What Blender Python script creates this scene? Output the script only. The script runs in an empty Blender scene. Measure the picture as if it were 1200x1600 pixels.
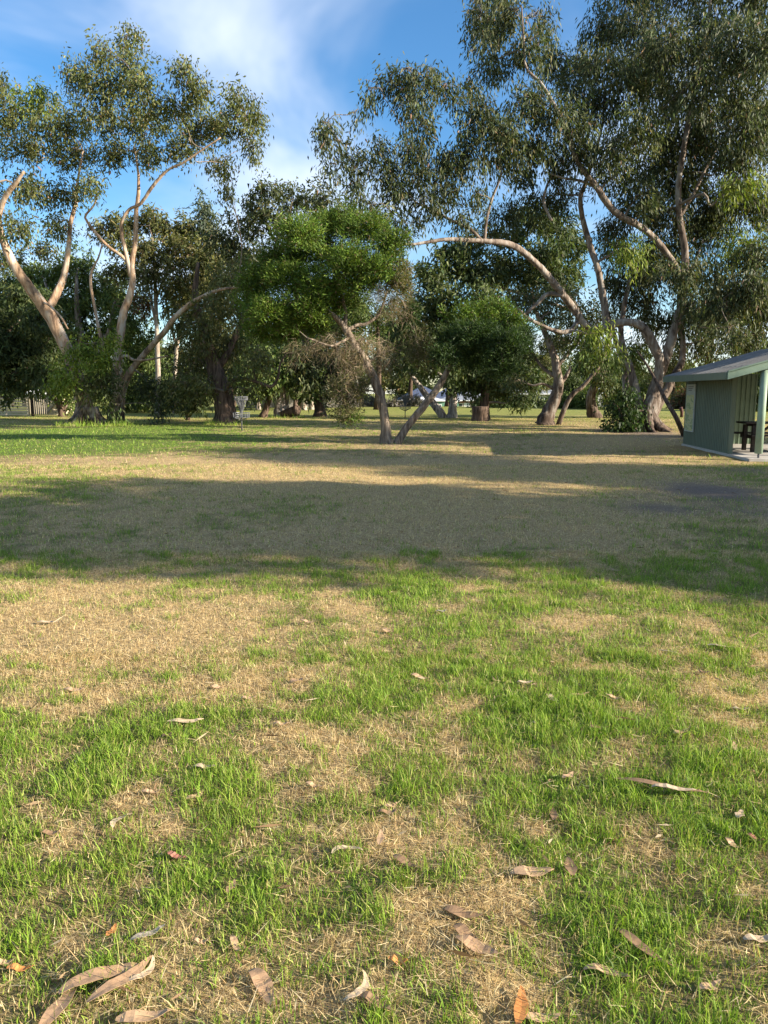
import bpy, math, random
import numpy as np
from mathutils import Vector

R = math.radians
random.seed(7)
rng = np.random.default_rng(11)
scene = bpy.context.scene
col = scene.collection

# ------------------------------------------------------------------ camera
CAM_H, FPX, HORIZON = 1.6, 1202.0, 612.0
PITCH = math.atan((800 - HORIZON) / FPX)
cam_data = bpy.data.cameras.new('camera')
cam_data.sensor_fit = 'VERTICAL'
cam_data.sensor_height = 34.6
cam_data.lens = 34.6 * FPX / 1600
cam_data.clip_start, cam_data.clip_end = 0.05, 3000
cam = bpy.data.objects.new('camera', cam_data)
col.objects.link(cam)
cam.location = (0, 0, CAM_H)
cam.rotation_euler = (math.pi / 2 - PITCH, 0, 0)
scene.camera = cam

# ------------------------------------------------------------------ light
SUN_EL = R(21)
SUN_DIR = Vector((0.95, -0.31, 0)).normalized()          # horizontal, towards the sun
to_sun = Vector((SUN_DIR.x * math.cos(SUN_EL), SUN_DIR.y * math.cos(SUN_EL), math.sin(SUN_EL)))
world = bpy.data.worlds.new('World')
scene.world = world
world.use_nodes = True
nt = world.node_tree
nt.nodes.clear()
N = nt.nodes.new
w_out = N('ShaderNodeOutputWorld')
w_bg = N('ShaderNodeBackground')
w_bg.inputs['Strength'].default_value = 0.08
sky = N('ShaderNodeTexSky')
sky.sky_type = 'NISHITA'
sky.sun_disc = False
sky.sun_elevation = SUN_EL
sky.sun_rotation = math.atan2(SUN_DIR.x, SUN_DIR.y)
sky.air_density, sky.dust_density, sky.ozone_density = 1.0, 0.3, 3.0
w_hsv = N('ShaderNodeHueSaturation')
w_hsv.inputs['Saturation'].default_value = 1.3
nt.links.new(sky.outputs[0], w_hsv.inputs['Color'])
# thin cloud deck: noise on a plane overhead
tc = N('ShaderNodeTexCoord')
sep = N('ShaderNodeSeparateXYZ')
nt.links.new(tc.outputs['Generated'], sep.inputs[0])
mz = N('ShaderNodeMath'); mz.operation = 'MAXIMUM'; mz.inputs[1].default_value = 0.0
nt.links.new(sep.outputs['Z'], mz.inputs[0])
az = N('ShaderNodeMath'); az.operation = 'ADD'; az.inputs[1].default_value = 0.22
nt.links.new(mz.outputs[0], az.inputs[0])
dx = N('ShaderNodeMath'); dx.operation = 'DIVIDE'
dy = N('ShaderNodeMath'); dy.operation = 'DIVIDE'
for d_, ax in ((dx, 'X'), (dy, 'Y')):
    nt.links.new(sep.outputs[ax], d_.inputs[0]); nt.links.new(az.outputs[0], d_.inputs[1])
cmb = N('ShaderNodeCombineXYZ')
nt.links.new(dx.outputs[0], cmb.inputs[0]); nt.links.new(dy.outputs[0], cmb.inputs[1])
CLOUD_OFF = (3.40, 1.42, 0.0)
mp = N('ShaderNodeMapping'); mp.inputs['Location'].default_value = CLOUD_OFF
nt.links.new(cmb.outputs[0], mp.inputs[0])
cn = N('ShaderNodeTexNoise')
cn.inputs['Scale'].default_value = 1.15; cn.inputs['Detail'].default_value = 5
cn.inputs['Roughness'].default_value = 0.5; cn.inputs['Distortion'].default_value = 0.5
nt.links.new(mp.outputs[0], cn.inputs['Vector'])
cr = N('ShaderNodeValToRGB')
cr.color_ramp.interpolation = 'EASE'
cr.color_ramp.elements[0].position = 0.40; cr.color_ramp.elements[0].color = (0.04,) * 3 + (1,)
cr.color_ramp.elements[1].position = 0.75; cr.color_ramp.elements[1].color = (0.85,) * 3 + (1,)
nt.links.new(cn.outputs['Fac'], cr.inputs[0])
mix = N('ShaderNodeMix'); mix.data_type = 'RGBA'
nt.links.new(cr.outputs[0], mix.inputs['Factor'])
nt.links.new(w_hsv.outputs[0], mix.inputs['A'])
mix.inputs['B'].default_value = (5.2, 5.6, 6.3, 1)
nt.links.new(mix.outputs['Result'], w_bg.inputs['Color'])
nt.links.new(w_bg.outputs[0], w_out.inputs[0])

sun_data = bpy.data.lights.new('sun', 'SUN')
sun_data.energy = 5.0
sun_data.angle = R(0.5)
sun_data.color = (1.0, 0.9, 0.75)
sun = bpy.data.objects.new('sun', sun_data)
col.objects.link(sun)
sun.location = (30, -10, 30)
sun.rotation_euler = to_sun.to_track_quat('Z', 'Y').to_euler()

scene.view_settings.view_transform = 'Standard'
scene.view_settings.look = 'None'
scene.view_settings.exposure = 1.5
scene.view_settings.gamma = 1
scene.view_settings.use_curve_mapping = False
scene.render.engine = 'CYCLES'
scene.cycles.max_bounces = 6
scene.cycles.diffuse_bounces = 3
scene.cycles.transmission_bounces = 3
scene.cycles.transparent_max_bounces = 4
scene.cycles.caustics_reflective = False
scene.cycles.caustics_refractive = False

# ------------------------------------------------------------------ helpers: pixels to places
cp, sp = math.cos(PITCH), math.sin(PITCH)

def ray(x, y):
    a, b = (x - 600) / FPX, (800 - y) / FPX
    return np.array([a, cp + b * sp, -sp + b * cp])

def at(x, y, D):
    d = ray(x, y)
    return np.array([0, 0, CAM_H]) + d * (D / d[1])

def gnd(x, y, z=0.0):
    d = ray(x, y)
    return np.array([0, 0, CAM_H]) + d * ((z - CAM_H) / d[2])

# ------------------------------------------------------------------ helpers: noise
_perm = np.random.default_rng(3).random((256, 256))

def vnoise(x, y):
    xi, yi = np.floor(x).astype(int), np.floor(y).astype(int)
    fx, fy = x - xi, y - yi
    fx, fy = fx * fx * (3 - 2 * fx), fy * fy * (3 - 2 * fy)
    g = lambda i, j: _perm[(xi + i) & 255, (yi + j) & 255]
    return (g(0, 0) * (1 - fx) + g(1, 0) * fx) * (1 - fy) + (g(0, 1) * (1 - fx) + g(1, 1) * fx) * fy

def fbm(x, y, s, o=4, off=0.0):
    x, y = np.asarray(x, float) * s + off, np.asarray(y, float) * s + off * 1.7
    v, a, t = 0, 1, 0
    for _ in range(o):
        v = v + a * vnoise(x, y); t += a; a *= 0.5; x = x * 2.03 + 11.3; y = y * 2.03 + 5.1
    return v / t

def sstep(a, b, x):
    t = np.clip((x - a) / (b - a), 0, 1)
    return t * t * (3 - 2 * t)

def ground_z(x, y):
    x, y = np.asarray(x, float), np.asarray(y, float)
    z = (fbm(x, y, 0.9, 3, 4.0) - 0.5) * 0.05 + (fbm(x, y, 4.0, 2, 9.0) - 0.5) * 0.03
    z = z * sstep(60, 25, y)
    z = z - 2.6 * sstep(84, 130, y)
    return z

# ------------------------------------------------------------------ helpers: meshes and objects
def np_mesh(name, V, F, colors=None, smooth=False):
    me = bpy.data.meshes.new(name)
    V = np.asarray(V, np.float32); F = np.asarray(F, np.int32)
    k = F.shape[1]
    me.vertices.add(len(V)); me.vertices.foreach_set('co', V.ravel())
    me.loops.add(F.size); me.loops.foreach_set('vertex_index', F.ravel())
    me.polygons.add(len(F))
    me.polygons.foreach_set('loop_start', np.arange(len(F), dtype=np.int32) * k)
    me.polygons.foreach_set('loop_total', np.full(len(F), k, np.int32))
    if smooth:
        me.polygons.foreach_set('use_smooth', np.ones(len(F), bool))
    if colors is not None:
        a = me.attributes.new('tint', 'FLOAT_COLOR', 'POINT')
        c = np.ones((len(V), 4), np.float32); c[:, :3] = colors
        a.data.foreach_set('color', c.ravel())
    me.update(calc_edges=True)
    return me

class MB:
    """collects boxes, tubes and prisms into one mesh"""
    def __init__(s): s.v, s.f = [], []
    def add(s, vs, fs):
        o = len(s.v); s.v += [tuple(map(float, p)) for p in vs]; s.f += [tuple(i + o for i in f) for f in fs]
        return s
    def box(s, c, d, rz=0.0, rx=0.0):
        cx, sx = math.cos(rz), math.sin(rz); cr_, sr_ = math.cos(rx), math.sin(rx)
        vs = []
        for k in (-1, 1):
            for j in (-1, 1):
                for i in (-1, 1):
                    x, y, z = i * d[0] / 2, j * d[1] / 2, k * d[2] / 2
                    y, z = y * cr_ - z * sr_, y * sr_ + z * cr_
                    vs.append((c[0] + x * cx - y * sx, c[1] + x * sx + y * cx, c[2] + z))
        return s.add(vs, [(0, 2, 3, 1), (4, 5, 7, 6), (0, 1, 5, 4), (2, 6, 7, 3), (0, 4, 6, 2), (1, 3, 7, 5)])
    def tube(s, pts, rad, sides=8, lump=0.0, seed=0, cap=True):
        pts = np.asarray(pts, float); n = len(pts)
        rad = np.broadcast_to(np.asarray(rad, float), (n,))
        T = np.gradient(pts, axis=0); T /= np.linalg.norm(T, axis=1)[:, None] + 1e-9
        ref = np.array([0.31, 0.95, 0.05])
        r_ = np.random.default_rng(seed)
        ph = r_.random(3) * 6.28
        a = np.arange(sides) / sides * 2 * np.pi
        vs = []
        for i in range(n):
            u = np.cross(T[i], ref); u /= np.linalg.norm(u) + 1e-9
            w = np.cross(T[i], u)
            m = 1 + lump * (0.55 * np.sin(2 * a + ph[0] + i * .35) + 0.45 * np.sin(3 * a + ph[1] - i * .5) + 0.5 * (r_.random(sides) - .5))
            vs += list(pts[i] + rad[i] * m[:, None] * (np.cos(a)[:, None] * u + np.sin(a)[:, None] * w))
        fs = []
        for i in range(n - 1):
            for k in range(sides):
                k2 = (k + 1) % sides
                fs.append((i * sides + k, i * sides + k2, (i + 1) * sides + k2, (i + 1) * sides + k))
        if cap:
            fs.append(tuple(range(sides))[::-1]); fs.append(tuple((n - 1) * sides + k for k in range(sides)))
        return s.add(vs, fs)
    def build(s, name, mat, parent=None, smooth=False, origin=None):
        me = bpy.data.meshes.new(name)
        V = np.array(s.v)
        o = np.zeros(3)
        if parent is not None:
            o = np.array(world_origin(parent))
        elif origin is not None:
            o = np.array(origin, float)
        me.from_pydata((V - o).tolist(), [], s.f)
        if smooth:
            me.polygons.foreach_set('use_smooth', np.ones(len(me.polygons), bool))
        return link(name, me, mat, parent, o if parent is None else None)

def world_origin(o):
    p = Vector((0, 0, 0))
    while o is not None:
        p += o.location; o = o.parent
    return p

def link(name, me, mat, parent=None, loc=None):
    ob = bpy.data.objects.new(name, me)
    if mat is not None: me.materials.append(mat)
    col.objects.link(ob)
    if parent is not None: ob.parent = parent
    if loc is not None: ob.location = tuple(float(q) for q in loc)
    return ob

def tag(o, label=None, cat=None, group=None, kind=None):
    if label: o['label'] = label
    if cat: o['category'] = cat
    if group: o['group'] = group
    if kind: o['kind'] = kind
    return o

def thing(name, loc, label, cat, group=None):
    e = bpy.data.objects.new(name, None)
    e.empty_display_size = 0.2
    col.objects.link(e); e.location = tuple(float(q) for q in loc)
    return tag(e, label, cat, group)

# ------------------------------------------------------------------ materials
def mat_new(name):
    m = bpy.data.materials.new(name); m.use_nodes = True
    t = m.node_tree; t.nodes.clear()
    o = t.nodes.new('ShaderNodeOutputMaterial')
    return m, t, o

def mat_plain(name, c1, c2=None, rough=0.7, scale=(6, 6, 6), detail=5, bump=0.0, spec=0.3, metal=0.0, lo=.35, hi=.65, c3=None, dist=0.0, bdist=0.02, foot=None):
    """two or three tone mottled surface with matching relief"""
    m, t, o = mat_new(name)
    b = t.nodes.new('ShaderNodeBsdfPrincipled')
    b.inputs['Roughness'].default_value = rough
    b.inputs['Specular IOR Level'].default_value = spec
    b.inputs['Metallic'].default_value = metal
    c2 = c2 or tuple(x * .75 for x in c1)
    g = t.nodes.new('ShaderNodeTexCoord'); mpn = t.nodes.new('ShaderNodeMapping')
    mpn.inputs['Scale'].default_value = scale
    t.links.new(g.outputs['Object'], mpn.inputs[0])
    n = t.nodes.new('ShaderNodeTexNoise'); n.inputs['Scale'].default_value = 1; n.inputs['Detail'].default_value = detail
    n.inputs['Roughness'].default_value = 0.6; n.inputs['Distortion'].default_value = dist
    t.links.new(mpn.outputs[0], n.inputs['Vector'])
    r_ = t.nodes.new('ShaderNodeValToRGB')
    e = r_.color_ramp.elements
    e[0].position = lo; e[0].color = (*c1, 1); e[1].position = hi; e[1].color = (*c2, 1)
    if c3:
        k = e.new((lo + hi) / 2); k.color = (*c3, 1)
    t.links.new(n.outputs['Fac'], r_.inputs[0])
    t.links.new(r_.outputs[0], b.inputs['Base Color'])
    if foot:      # rough dark bark left on the lowest part of the trunk, ragged upper edge
        sx = t.nodes.new('ShaderNodeSeparateXYZ'); t.links.new(g.outputs['Object'], sx.inputs[0])
        ad = t.nodes.new('ShaderNodeMath'); ad.operation = 'MULTIPLY_ADD'; ad.inputs[1].default_value = 3.2
        t.links.new(n.outputs['Fac'], ad.inputs[0]); t.links.new(sx.outputs['Z'], ad.inputs[2])
        mr = t.nodes.new('ShaderNodeMapRange'); mr.inputs['From Min'].default_value = foot + 1.2; mr.inputs['From Max'].default_value = foot + 2.3
        t.links.new(ad.outputs[0], mr.inputs['Value'])
        r2 = t.nodes.new('ShaderNodeValToRGB'); e2 = r2.color_ramp.elements
        e2[0].position = .35; e2[0].color = (.03, .021, .016, 1); e2[1].position = .68; e2[1].color = (.14, .1, .075, 1)
        m2 = t.nodes.new('ShaderNodeMapping'); m2.inputs['Scale'].default_value = (10, 10, 1.2); t.links.new(g.outputs['Object'], m2.inputs[0])
        nn = t.nodes.new('ShaderNodeTexNoise'); nn.inputs['Scale'].default_value = 1; nn.inputs['Detail'].default_value = 6
        t.links.new(m2.outputs[0], nn.inputs['Vector']); t.links.new(nn.outputs['Fac'], r2.inputs[0])
        mx = t.nodes.new('ShaderNodeMix'); mx.data_type = 'RGBA'
        t.links.new(mr.outputs[0], mx.inputs['Factor']); t.links.new(r2.outputs[0], mx.inputs['A']); t.links.new(r_.outputs[0], mx.inputs['B'])
        t.links.new(mx.outputs['Result'], b.inputs['Base Color'])
    if bump:
        bp = t.nodes.new('ShaderNodeBump'); bp.inputs['Strength'].default_value = bump; bp.inputs['Distance'].default_value = bdist
        t.links.new(n.outputs['Fac'], bp.inputs['Height']); t.links.new(bp.outputs[0], b.inputs['Normal'])
    t.links.new(b.outputs[0], o.inputs[0])
    return m

def mat_leaf(name, rough=0.55, spec=0.2, trans=0.28, tint=(1.15, 1.25, .55)):
    """leaf surface: colour from the per-leaf tint, some light passes through"""
    m, t, o = mat_new(name)
    a = t.nodes.new('ShaderNodeAttribute'); a.attribute_name = 'tint'
    b = t.nodes.new('ShaderNodeBsdfPrincipled')
    b.inputs['Roughness'].default_value = rough; b.inputs['Specular IOR Level'].default_value = spec
    t.links.new(a.outputs['Color'], b.inputs['Base Color'])
    tr = t.nodes.new('ShaderNodeBsdfTranslucent')
    mu = t.nodes.new('ShaderNodeMix'); mu.data_type = 'RGBA'; mu.blend_type = 'MULTIPLY'; mu.inputs['Factor'].default_value = 1
    t.links.new(a.outputs['Color'], mu.inputs['A']); mu.inputs['B'].default_value = (*tint, 1)
    t.links.new(mu.outputs['Result'], tr.inputs['Color'])
    ms = t.nodes.new('ShaderNodeMixShader'); ms.inputs[0].default_value = trans
    t.links.new(b.outputs[0], ms.inputs[1]); t.links.new(tr.outputs[0], ms.inputs[2])
    t.links.new(ms.outputs[0], o.inputs[0])
    return m

M = {}
M['leaf'] = mat_leaf('gum_leaf')
M['needle'] = mat_leaf('fine_leaf', rough=0.6, spec=0.2, trans=0.3)
M['grass'] = mat_leaf('grass_blade', rough=0.55, spec=0.25, trans=0.35, tint=(1.1, 1.15, .6))
M['gum_bark'] = mat_plain('gum_bark', (.075, .055, .043), (.33, .30, .26), .85, (3.4, 3.4, .9), 8, .9, .12, lo=.36, hi=.64, c3=(.2, .155, .12), dist=1.2, bdist=.05, foot=.9)
M['warm_bark'] = mat_plain('warm_gum_bark', (.13, .085, .058), (.46, .39, .31), .8, (3.0, 3.0, .8), 8, .7, .12, lo=.34, hi=.63, c3=(.38, .25, .155), dist=1.2, bdist=.05, foot=.7)
M['pale_bark'] = mat_plain('pale_bark', (.16, .125, .095), (.42, .37, .31), .8, (3.5, 3.5, .9), 8, .7, .12, lo=.34, hi=.62, c3=(.3, .24, .18), dist=.9, bdist=.04)
M['rough_bark'] = mat_plain('rough_bark', (.035, .024, .017), (.16, .11, .08), .9, (9, 9, 1.1), 6, 1.0, .1, lo=.35, hi=.66, bdist=.06)
M['paper_bark'] = mat_plain('paper_bark', (.075, .055, .04), (.34, .275, .21), .9, (14, 14, 1.6), 6, 1.0, .1, lo=.34, hi=.66, c3=(.2, .155, .115), bdist=.04)
M['dead_wood'] = mat_plain('dead_wood', (.1, .075, .055), (.45, .4, .35), .85, (10, 10, 1.0), 5, .8, .1)
M['twig'] = mat_plain('twig', (.12, .09, .065), (.27, .22, .17), .85, (3, 3, 3))

# ------------------------------------------------------------------ ground
def ell(px, py, rx, ry):
    """ellipse on the ground from where it shows in the photograph"""
    c = gnd(px, py); l = gnd(px - rx, py); a = gnd(px, py - ry); b = gnd(px, py + ry)
    return c[0], c[1], abs(c[0] - l[0]), abs(a[1] - b[1]) / 2
DRY = [(ell(*e[:4]), e[4]) for e in [
    (110, 950, 300, 80, .60), (330, 1000, 200, 60, .42), (40, 1010, 140, 50, .3), (450, 1170, 130, 70, .42), (560, 1240, 90, 50, .25),
    (720, 1105, 60, 26, .5), (730, 1175, 55, 28, .5), (830, 1185, 45, 20, .4), (905, 1045, 40, 30, .5), (880, 975, 35, 14, .5),
    (1080, 1010, 130, 40, .28), (1160, 1130, 60, 40, .4), (1000, 1290, 50, 50, .45), (1060, 1360, 60, 40, .4),
    (700, 1330, 110, 60, .3), (690, 1430, 90, 60, .32), (200, 1450, 160, 50, .25), (300, 1540, 200, 60, .38), (70, 1560, 130, 40, .3),
    (100, 1290, 110, 40, .2), (800, 1540, 110, 50, .18), (1130, 1500, 80, 40, .15), (460, 1060, 130, 35, .12), (540, 950, 120, 20, .2),
    (560, 730, 330, 26, .55), (640, 760, 240, 20, .4), (760, 790, 260, 40, .45), (560, 850, 360, 60, .33), (120, 716, 190, 12, .35), (900, 730, 170, 24, .45),
    (800, 690, 260, 14, .3), (1000, 860, 200, 40, .15), (200, 790, 260, 40, .16), (420, 760, 130, 10, .4), (1000, 690, 110, 12, .5)]]
GREEN = [(ell(*e[:4]), e[4]) for e in [
    (150, 1160, 190, 60, .3), (640, 920, 110, 20, .3), (860, 1130, 200, 80, .28), (980, 1010, 180, 40, .22), (900, 1350, 170, 110, .36),
    (1080, 1250, 130, 70, .26), (980, 1500, 180, 80, .28), (450, 1330, 150, 60, .22), (230, 1330, 130, 60, .2), (60, 1400, 110, 60, .2), (520, 1500, 100, 60, .25),
    (620, 1100, 80, 30, .35), (640, 1180, 70, 25, .2), (860, 1010, 150, 30, .3), (60, 690, 220, 20, 1.15), (180, 672, 260, 14, 1.0), (100, 706, 260, 10, .5), (330, 690, 150, 12, .3),
    (60, 765, 120, 30, .22), (460, 800, 130, 16, .18), (1140, 840, 90, 40, .35), (900, 800, 80, 12, .2), (330, 890, 170, 26, .25), (520, 700, 300, 10, .15), (700, 680, 200, 8, .25)]]
DIRT = [(ell(*e[:4]), e[4]) for e in [(1110, 768, 110, 20, .9), (1030, 795, 70, 12, .7), (1180, 800, 60, 12, .7), (1160, 735, 70, 10, .5), (1000, 676, 70, 10, .85), (610, 694, 34, 5, .5), (880, 1046, 14, 8, .3)]]

def gauss(L, x, y):
    v = 0
    for (cx, cy, rx, ry), s in L:
        v = v + s * np.exp(-1.2 * (((x - cx) / rx) ** 2 + ((y - cy) / ry) ** 2))
    return v

def greenness(x, y):
    n = fbm(x, y, 0.55, 4, 2.0) * .35 + fbm(x, y, 3.1, 4, 7.0) * .65 + fbm(x, y, 10., 3, 1.0) * .65
    base = .46 + .20 * sstep(9, 5.5, y) + sstep(40, 58, y) * .2
    g = base + (n - .82) * 1.45 + gauss(GREEN, x, y) * .75 - gauss(DRY, x, y) * .85
    return np.clip(g, 0, 1)

def bare(x, y):
    return np.clip(gauss(DIRT, x, y) * (0.35 + 1.3 * fbm(x, y, 1.4, 4, 5.5)), 0, 1)

def graded(a, b, n, p):
    return a + (b - a) * np.linspace(0, 1, n) ** p
ys = np.concatenate([np.linspace(-60, -2, 16)[:-1], np.linspace(-2, 1, 14)[:-1], np.arange(1, 8, .07), graded(8, 60, 130, 1.7)[:-1], np.linspace(60, 150, 46)[:-1], np.linspace(150, 1500, 18)])
xh = np.concatenate([np.arange(0, 5, .08), graded(5, 60, 66, 1.9)[:-1], np.linspace(60, 900, 16)])
xs = np.concatenate([-xh[::-1][:-1], xh])
X, Y = np.meshgrid(xs, ys)
gx, gy = X.ravel(), Y.ravel()
V = np.stack([gx, gy, ground_z(gx, gy)], 1)
nx, ny = len(xs), len(ys)
i = (np.arange(ny - 1)[:, None] * nx + np.arange(nx - 1)[None, :]).ravel()
F = np.stack([i, i + 1, i + nx + 1, i + nx], 1)
gg, bb = greenness(gx, gy), bare(gx, gy)
gc = np.stack([gg, bb, sstep(36, 60, gy)], 1)
gme = np_mesh('ground', V, F, gc, True)

gm, t, o = mat_new('turf')
a = t.nodes.new('ShaderNodeAttribute'); a.attribute_name = 'tint'
s3 = t.nodes.new('ShaderNodeSeparateXYZ'); t.links.new(a.outputs['Vector'], s3.inputs[0])
tcn = t.nodes.new('ShaderNodeTexCoord')
def tnoise(scale, detail=6, rough=.65):
    n = t.nodes.new('ShaderNodeTexNoise'); n.inputs['Scale'].default_value = scale; n.inputs['Detail'].default_value = detail
    n.inputs['Roughness'].default_value = rough
    t.links.new(tcn.outputs['Object'], n.inputs['Vector']); return n
def ramp(src, stops):
    r_ = t.nodes.new('ShaderNodeValToRGB'); e = r_.color_ramp.elements
    e[0].position, e[0].color = stops[0][0], (*stops[0][1], 1); e[1].position, e[1].color = stops[-1][0], (*stops[-1][1], 1)
    for p_, c_ in stops[1:-1]:
        k = e.new(p_); k.color = (*c_, 1)
    t.links.new(src, r_.inputs[0]); return r_
def tmix(f, A, B):
    m_ = t.nodes.new('ShaderNodeMix'); m_.data_type = 'RGBA'
    t.links.new(f, m_.inputs['Factor']); t.links.new(A, m_.inputs['A']); t.links.new(B, m_.inputs['B']); return m_.outputs['Result']
def tmath(op, a_, b_):
    m_ = t.nodes.new('ShaderNodeMath'); m_.operation = op
    for q, v in ((0, a_), (1, b_)):
        if isinstance(v, (int, float)): m_.inputs[q].default_value = v
        else: t.links.new(v, m_.inputs[q])
    return m_.outputs[0]
n1, n2, n3 = tnoise(38), tnoise(7, 5), tnoise(150, 3)
straw = ramp(n1.outputs[0], [(.3, (.15, .095, .048)), (.5, (.43, .305, .15)), (.72, (.62, .475, .25))])
green = ramp(n1.outputs[0], [(.3, (.085, .066, .03)), (.5, (.23, .185, .082)), (.75, (.38, .31, .15))])
soil = ramp(n1.outputs[0], [(.3, (.12, .09, .07)), (.7, (.27, .21, .165))])
far_g = ramp(n2.outputs[0], [(.3, (.17, .2, .045)), (.7, (.27, .27, .075))])
gsum = tmath('ADD', s3.outputs[0], tmath('MULTIPLY', tmath('SUBTRACT', n1.outputs[0], .5), .9))
gsum = tmath('ADD', gsum, tmath('MULTIPLY', tmath('SUBTRACT', n2.outputs[0], .5), .5))
gfac = ramp(gsum, [(.3, (0, 0, 0)), (.72, (1, 1, 1))])
c = tmix(gfac.outputs[0], straw.outputs[0], green.outputs[0])
lush = ramp(n1.outputs[0], [(.3, (.06, .10, .02)), (.7, (.14, .2, .04))])
lfac = ramp(gsum, [(.78, (0, 0, 0)), (1.0, (1, 1, 1))])
c = tmix(lfac.outputs[0], c, lush.outputs[0])
c = tmix(tmath('MULTIPLY', s3.outputs[2], .85), c, far_g.outputs[0])
c = tmix(s3.outputs[1], c, soil.outputs[0])
b = t.nodes.new('ShaderNodeBsdfPrincipled'); b.inputs['Roughness'].default_value = .95; b.inputs['Specular IOR Level'].default_value = .05
t.links.new(c, b.inputs['Base Color'])
bp = t.nodes.new('ShaderNodeBump'); bp.inputs['Strength'].default_value = .9; bp.inputs['Distance'].default_value = .03
t.links.new(tmath('ADD', n1.outputs[0], tmath('MULTIPLY', n3.outputs[0], .4)), bp.inputs['Height'])
t.links.new(bp.outputs[0], b.inputs['Normal'])
t.links.new(b.outputs[0], o.inputs[0])
ground = tag(link('ground', gme, gm), 'park lawn of patchy green and dry straw grass', None, None, 'structure')

# ------------------------------------------------------------------ trees
def catmull(P, n=5):
    P = np.asarray(P, float)
    if len(P) < 3: 
        return np.stack([P[0] + (P[-1] - P[0]) * q for q in np.linspace(0, 1, n + 1)])
    Q = np.vstack([2 * P[0] - P[1], P, 2 * P[-1] - P[-2]])
    out = []
    for k in range(1, len(Q) - 2):
        for u in np.arange(n) / n:
            a_, b_, c_, d_ = Q[k - 1], Q[k], Q[k + 1], Q[k + 2]
            out.append(.5 * (2 * b_ + (c_ - a_) * u + (2 * a_ - 5 * b_ + 4 * c_ - d_) * u * u + (3 * b_ - a_ - 3 * c_ + d_) * u ** 3))
    out.append(P[-1])
    return np.array(out)

def unit(v): return v / (np.linalg.norm(v, axis=-1, keepdims=True) + 1e-9)

PAL = {
 'gum':   [((.050, .066, .028), 5), ((.076, .090, .038), 4), ((.115, .126, .055), 2), ((.150, .132, .05), .6), ((.20, .13, .08), .18)],
 'gumlt': [((.078, .094, .030), 5), ((.112, .126, .040), 4), ((.155, .160, .055), 2), ((.17, .14, .055), .6), ((.22, .13, .09), .2)],
 'blue':  [((.062, .085, .055), 4), ((.09, .11, .07), 3), ((.13, .15, .1), 1.5)],
 'young': [((.12, .165, .022), 4), ((.20, .24, .036), 3), ((.26, .29, .06), 1)],
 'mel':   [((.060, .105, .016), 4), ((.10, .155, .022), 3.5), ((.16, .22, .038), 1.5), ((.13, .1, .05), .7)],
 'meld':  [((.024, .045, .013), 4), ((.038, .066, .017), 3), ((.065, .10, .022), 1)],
 'dry':   [((.19, .145, .095), 3), ((.28, .22, .15), 3), ((.13, .10, .06), 2), ((.09, .11, .03), 1)],
 'drygreen': [((.13, .11, .06), 3), ((.09, .10, .03), 3), ((.2, .16, .1), 1)],
 'dark':  [((.046, .066, .022), 5), ((.07, .092, .03), 4), ((.11, .13, .045), 1.5)],
 'olive': [((.075, .085, .028), 4), ((.11, .114, .036), 4), ((.155, .145, .052), 2), ((.16, .11, .06), .4)],
 'mid':   [((.065, .098, .026), 4), ((.098, .132, .034), 4), ((.145, .175, .05), 2)],
 'redbr': [((.12, .06, .035), 3), ((.07, .075, .03), 3)],
 'bush':  [((.06, .09, .03), 4), ((.09, .12, .04), 3)],
 'grey':  [((.11, .1, .085), 4), ((.15, .135, .11), 3)],
}
STY = {  # leaf length, width, droop (mean direction z), spread of directions, sprig radius, leaves per sprig, sprigs per square metre
 'gum':  dict(L=.21, W=.050, droop=-1.0, spread=.55, sr=.26, n=30, dens=19, fall=.30, tri=False),
 'gumf': dict(L=.19, W=.066, droop=-.8, spread=.7, sr=.30, n=26, dens=17, fall=.25, tri=False),
 'mel':  dict(L=.11, W=.029, droop=.35, spread=1.0, sr=.15, n=34, dens=150, fall=-.04, tri=True),
 'dry':  dict(L=.30, W=.012, droop=-.5, spread=1.0, sr=.2, n=26, dens=36, fall=.1, tri=True),
 'bg':   dict(L=.31, W=.115, droop=-.75, spread=.85, sr=.36, n=26, dens=10.5, fall=.15, tri=True),
 'far':  dict(L=.6, W=.34, droop=-.2, spread=1.1, sr=.6, n=16, dens=2.2, fall=.1, tri=True),
}

def pick(pal, n, r_):
    cs = np.array([c_ for c_, _ in PAL[pal]]); w = np.array([w_ for _, w_ in PAL[pal]]); w = w / w.sum()
    c_ = cs[r_.choice(len(cs), n, p=w)]
    return c_ * np.exp(r_.normal(0, .16, (n, 1))) * np.exp(r_.normal(0, .05, (n, 3)))

def leaves(P, d, L, W, r_, tri=False):
    n = len(P)
    rnd = unit(r_.normal(size=(n, 3)))
    s_ = unit(np.cross(d, rnd)); nn = np.cross(d, s_)
    bend = (r_.random((n, 1)) - .5) * .35
    L = L[:, None]; W = W[:, None]
    if tri:
        return np.stack([P + s_ * W * .5, P + d * L, P - s_ * W * .5], 1).reshape(-1, 3)
    a_ = P; b_ = P + d * L * .42 + s_ * W * .5 + nn * bend * L * .3
    c_ = P + d * L + nn * bend * L; e_ = P + d * L * .42 - s_ * W * .5 + nn * bend * L * .3
    return np.stack([a_, b_, c_, e_], 1).reshape(-1, 3)

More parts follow.
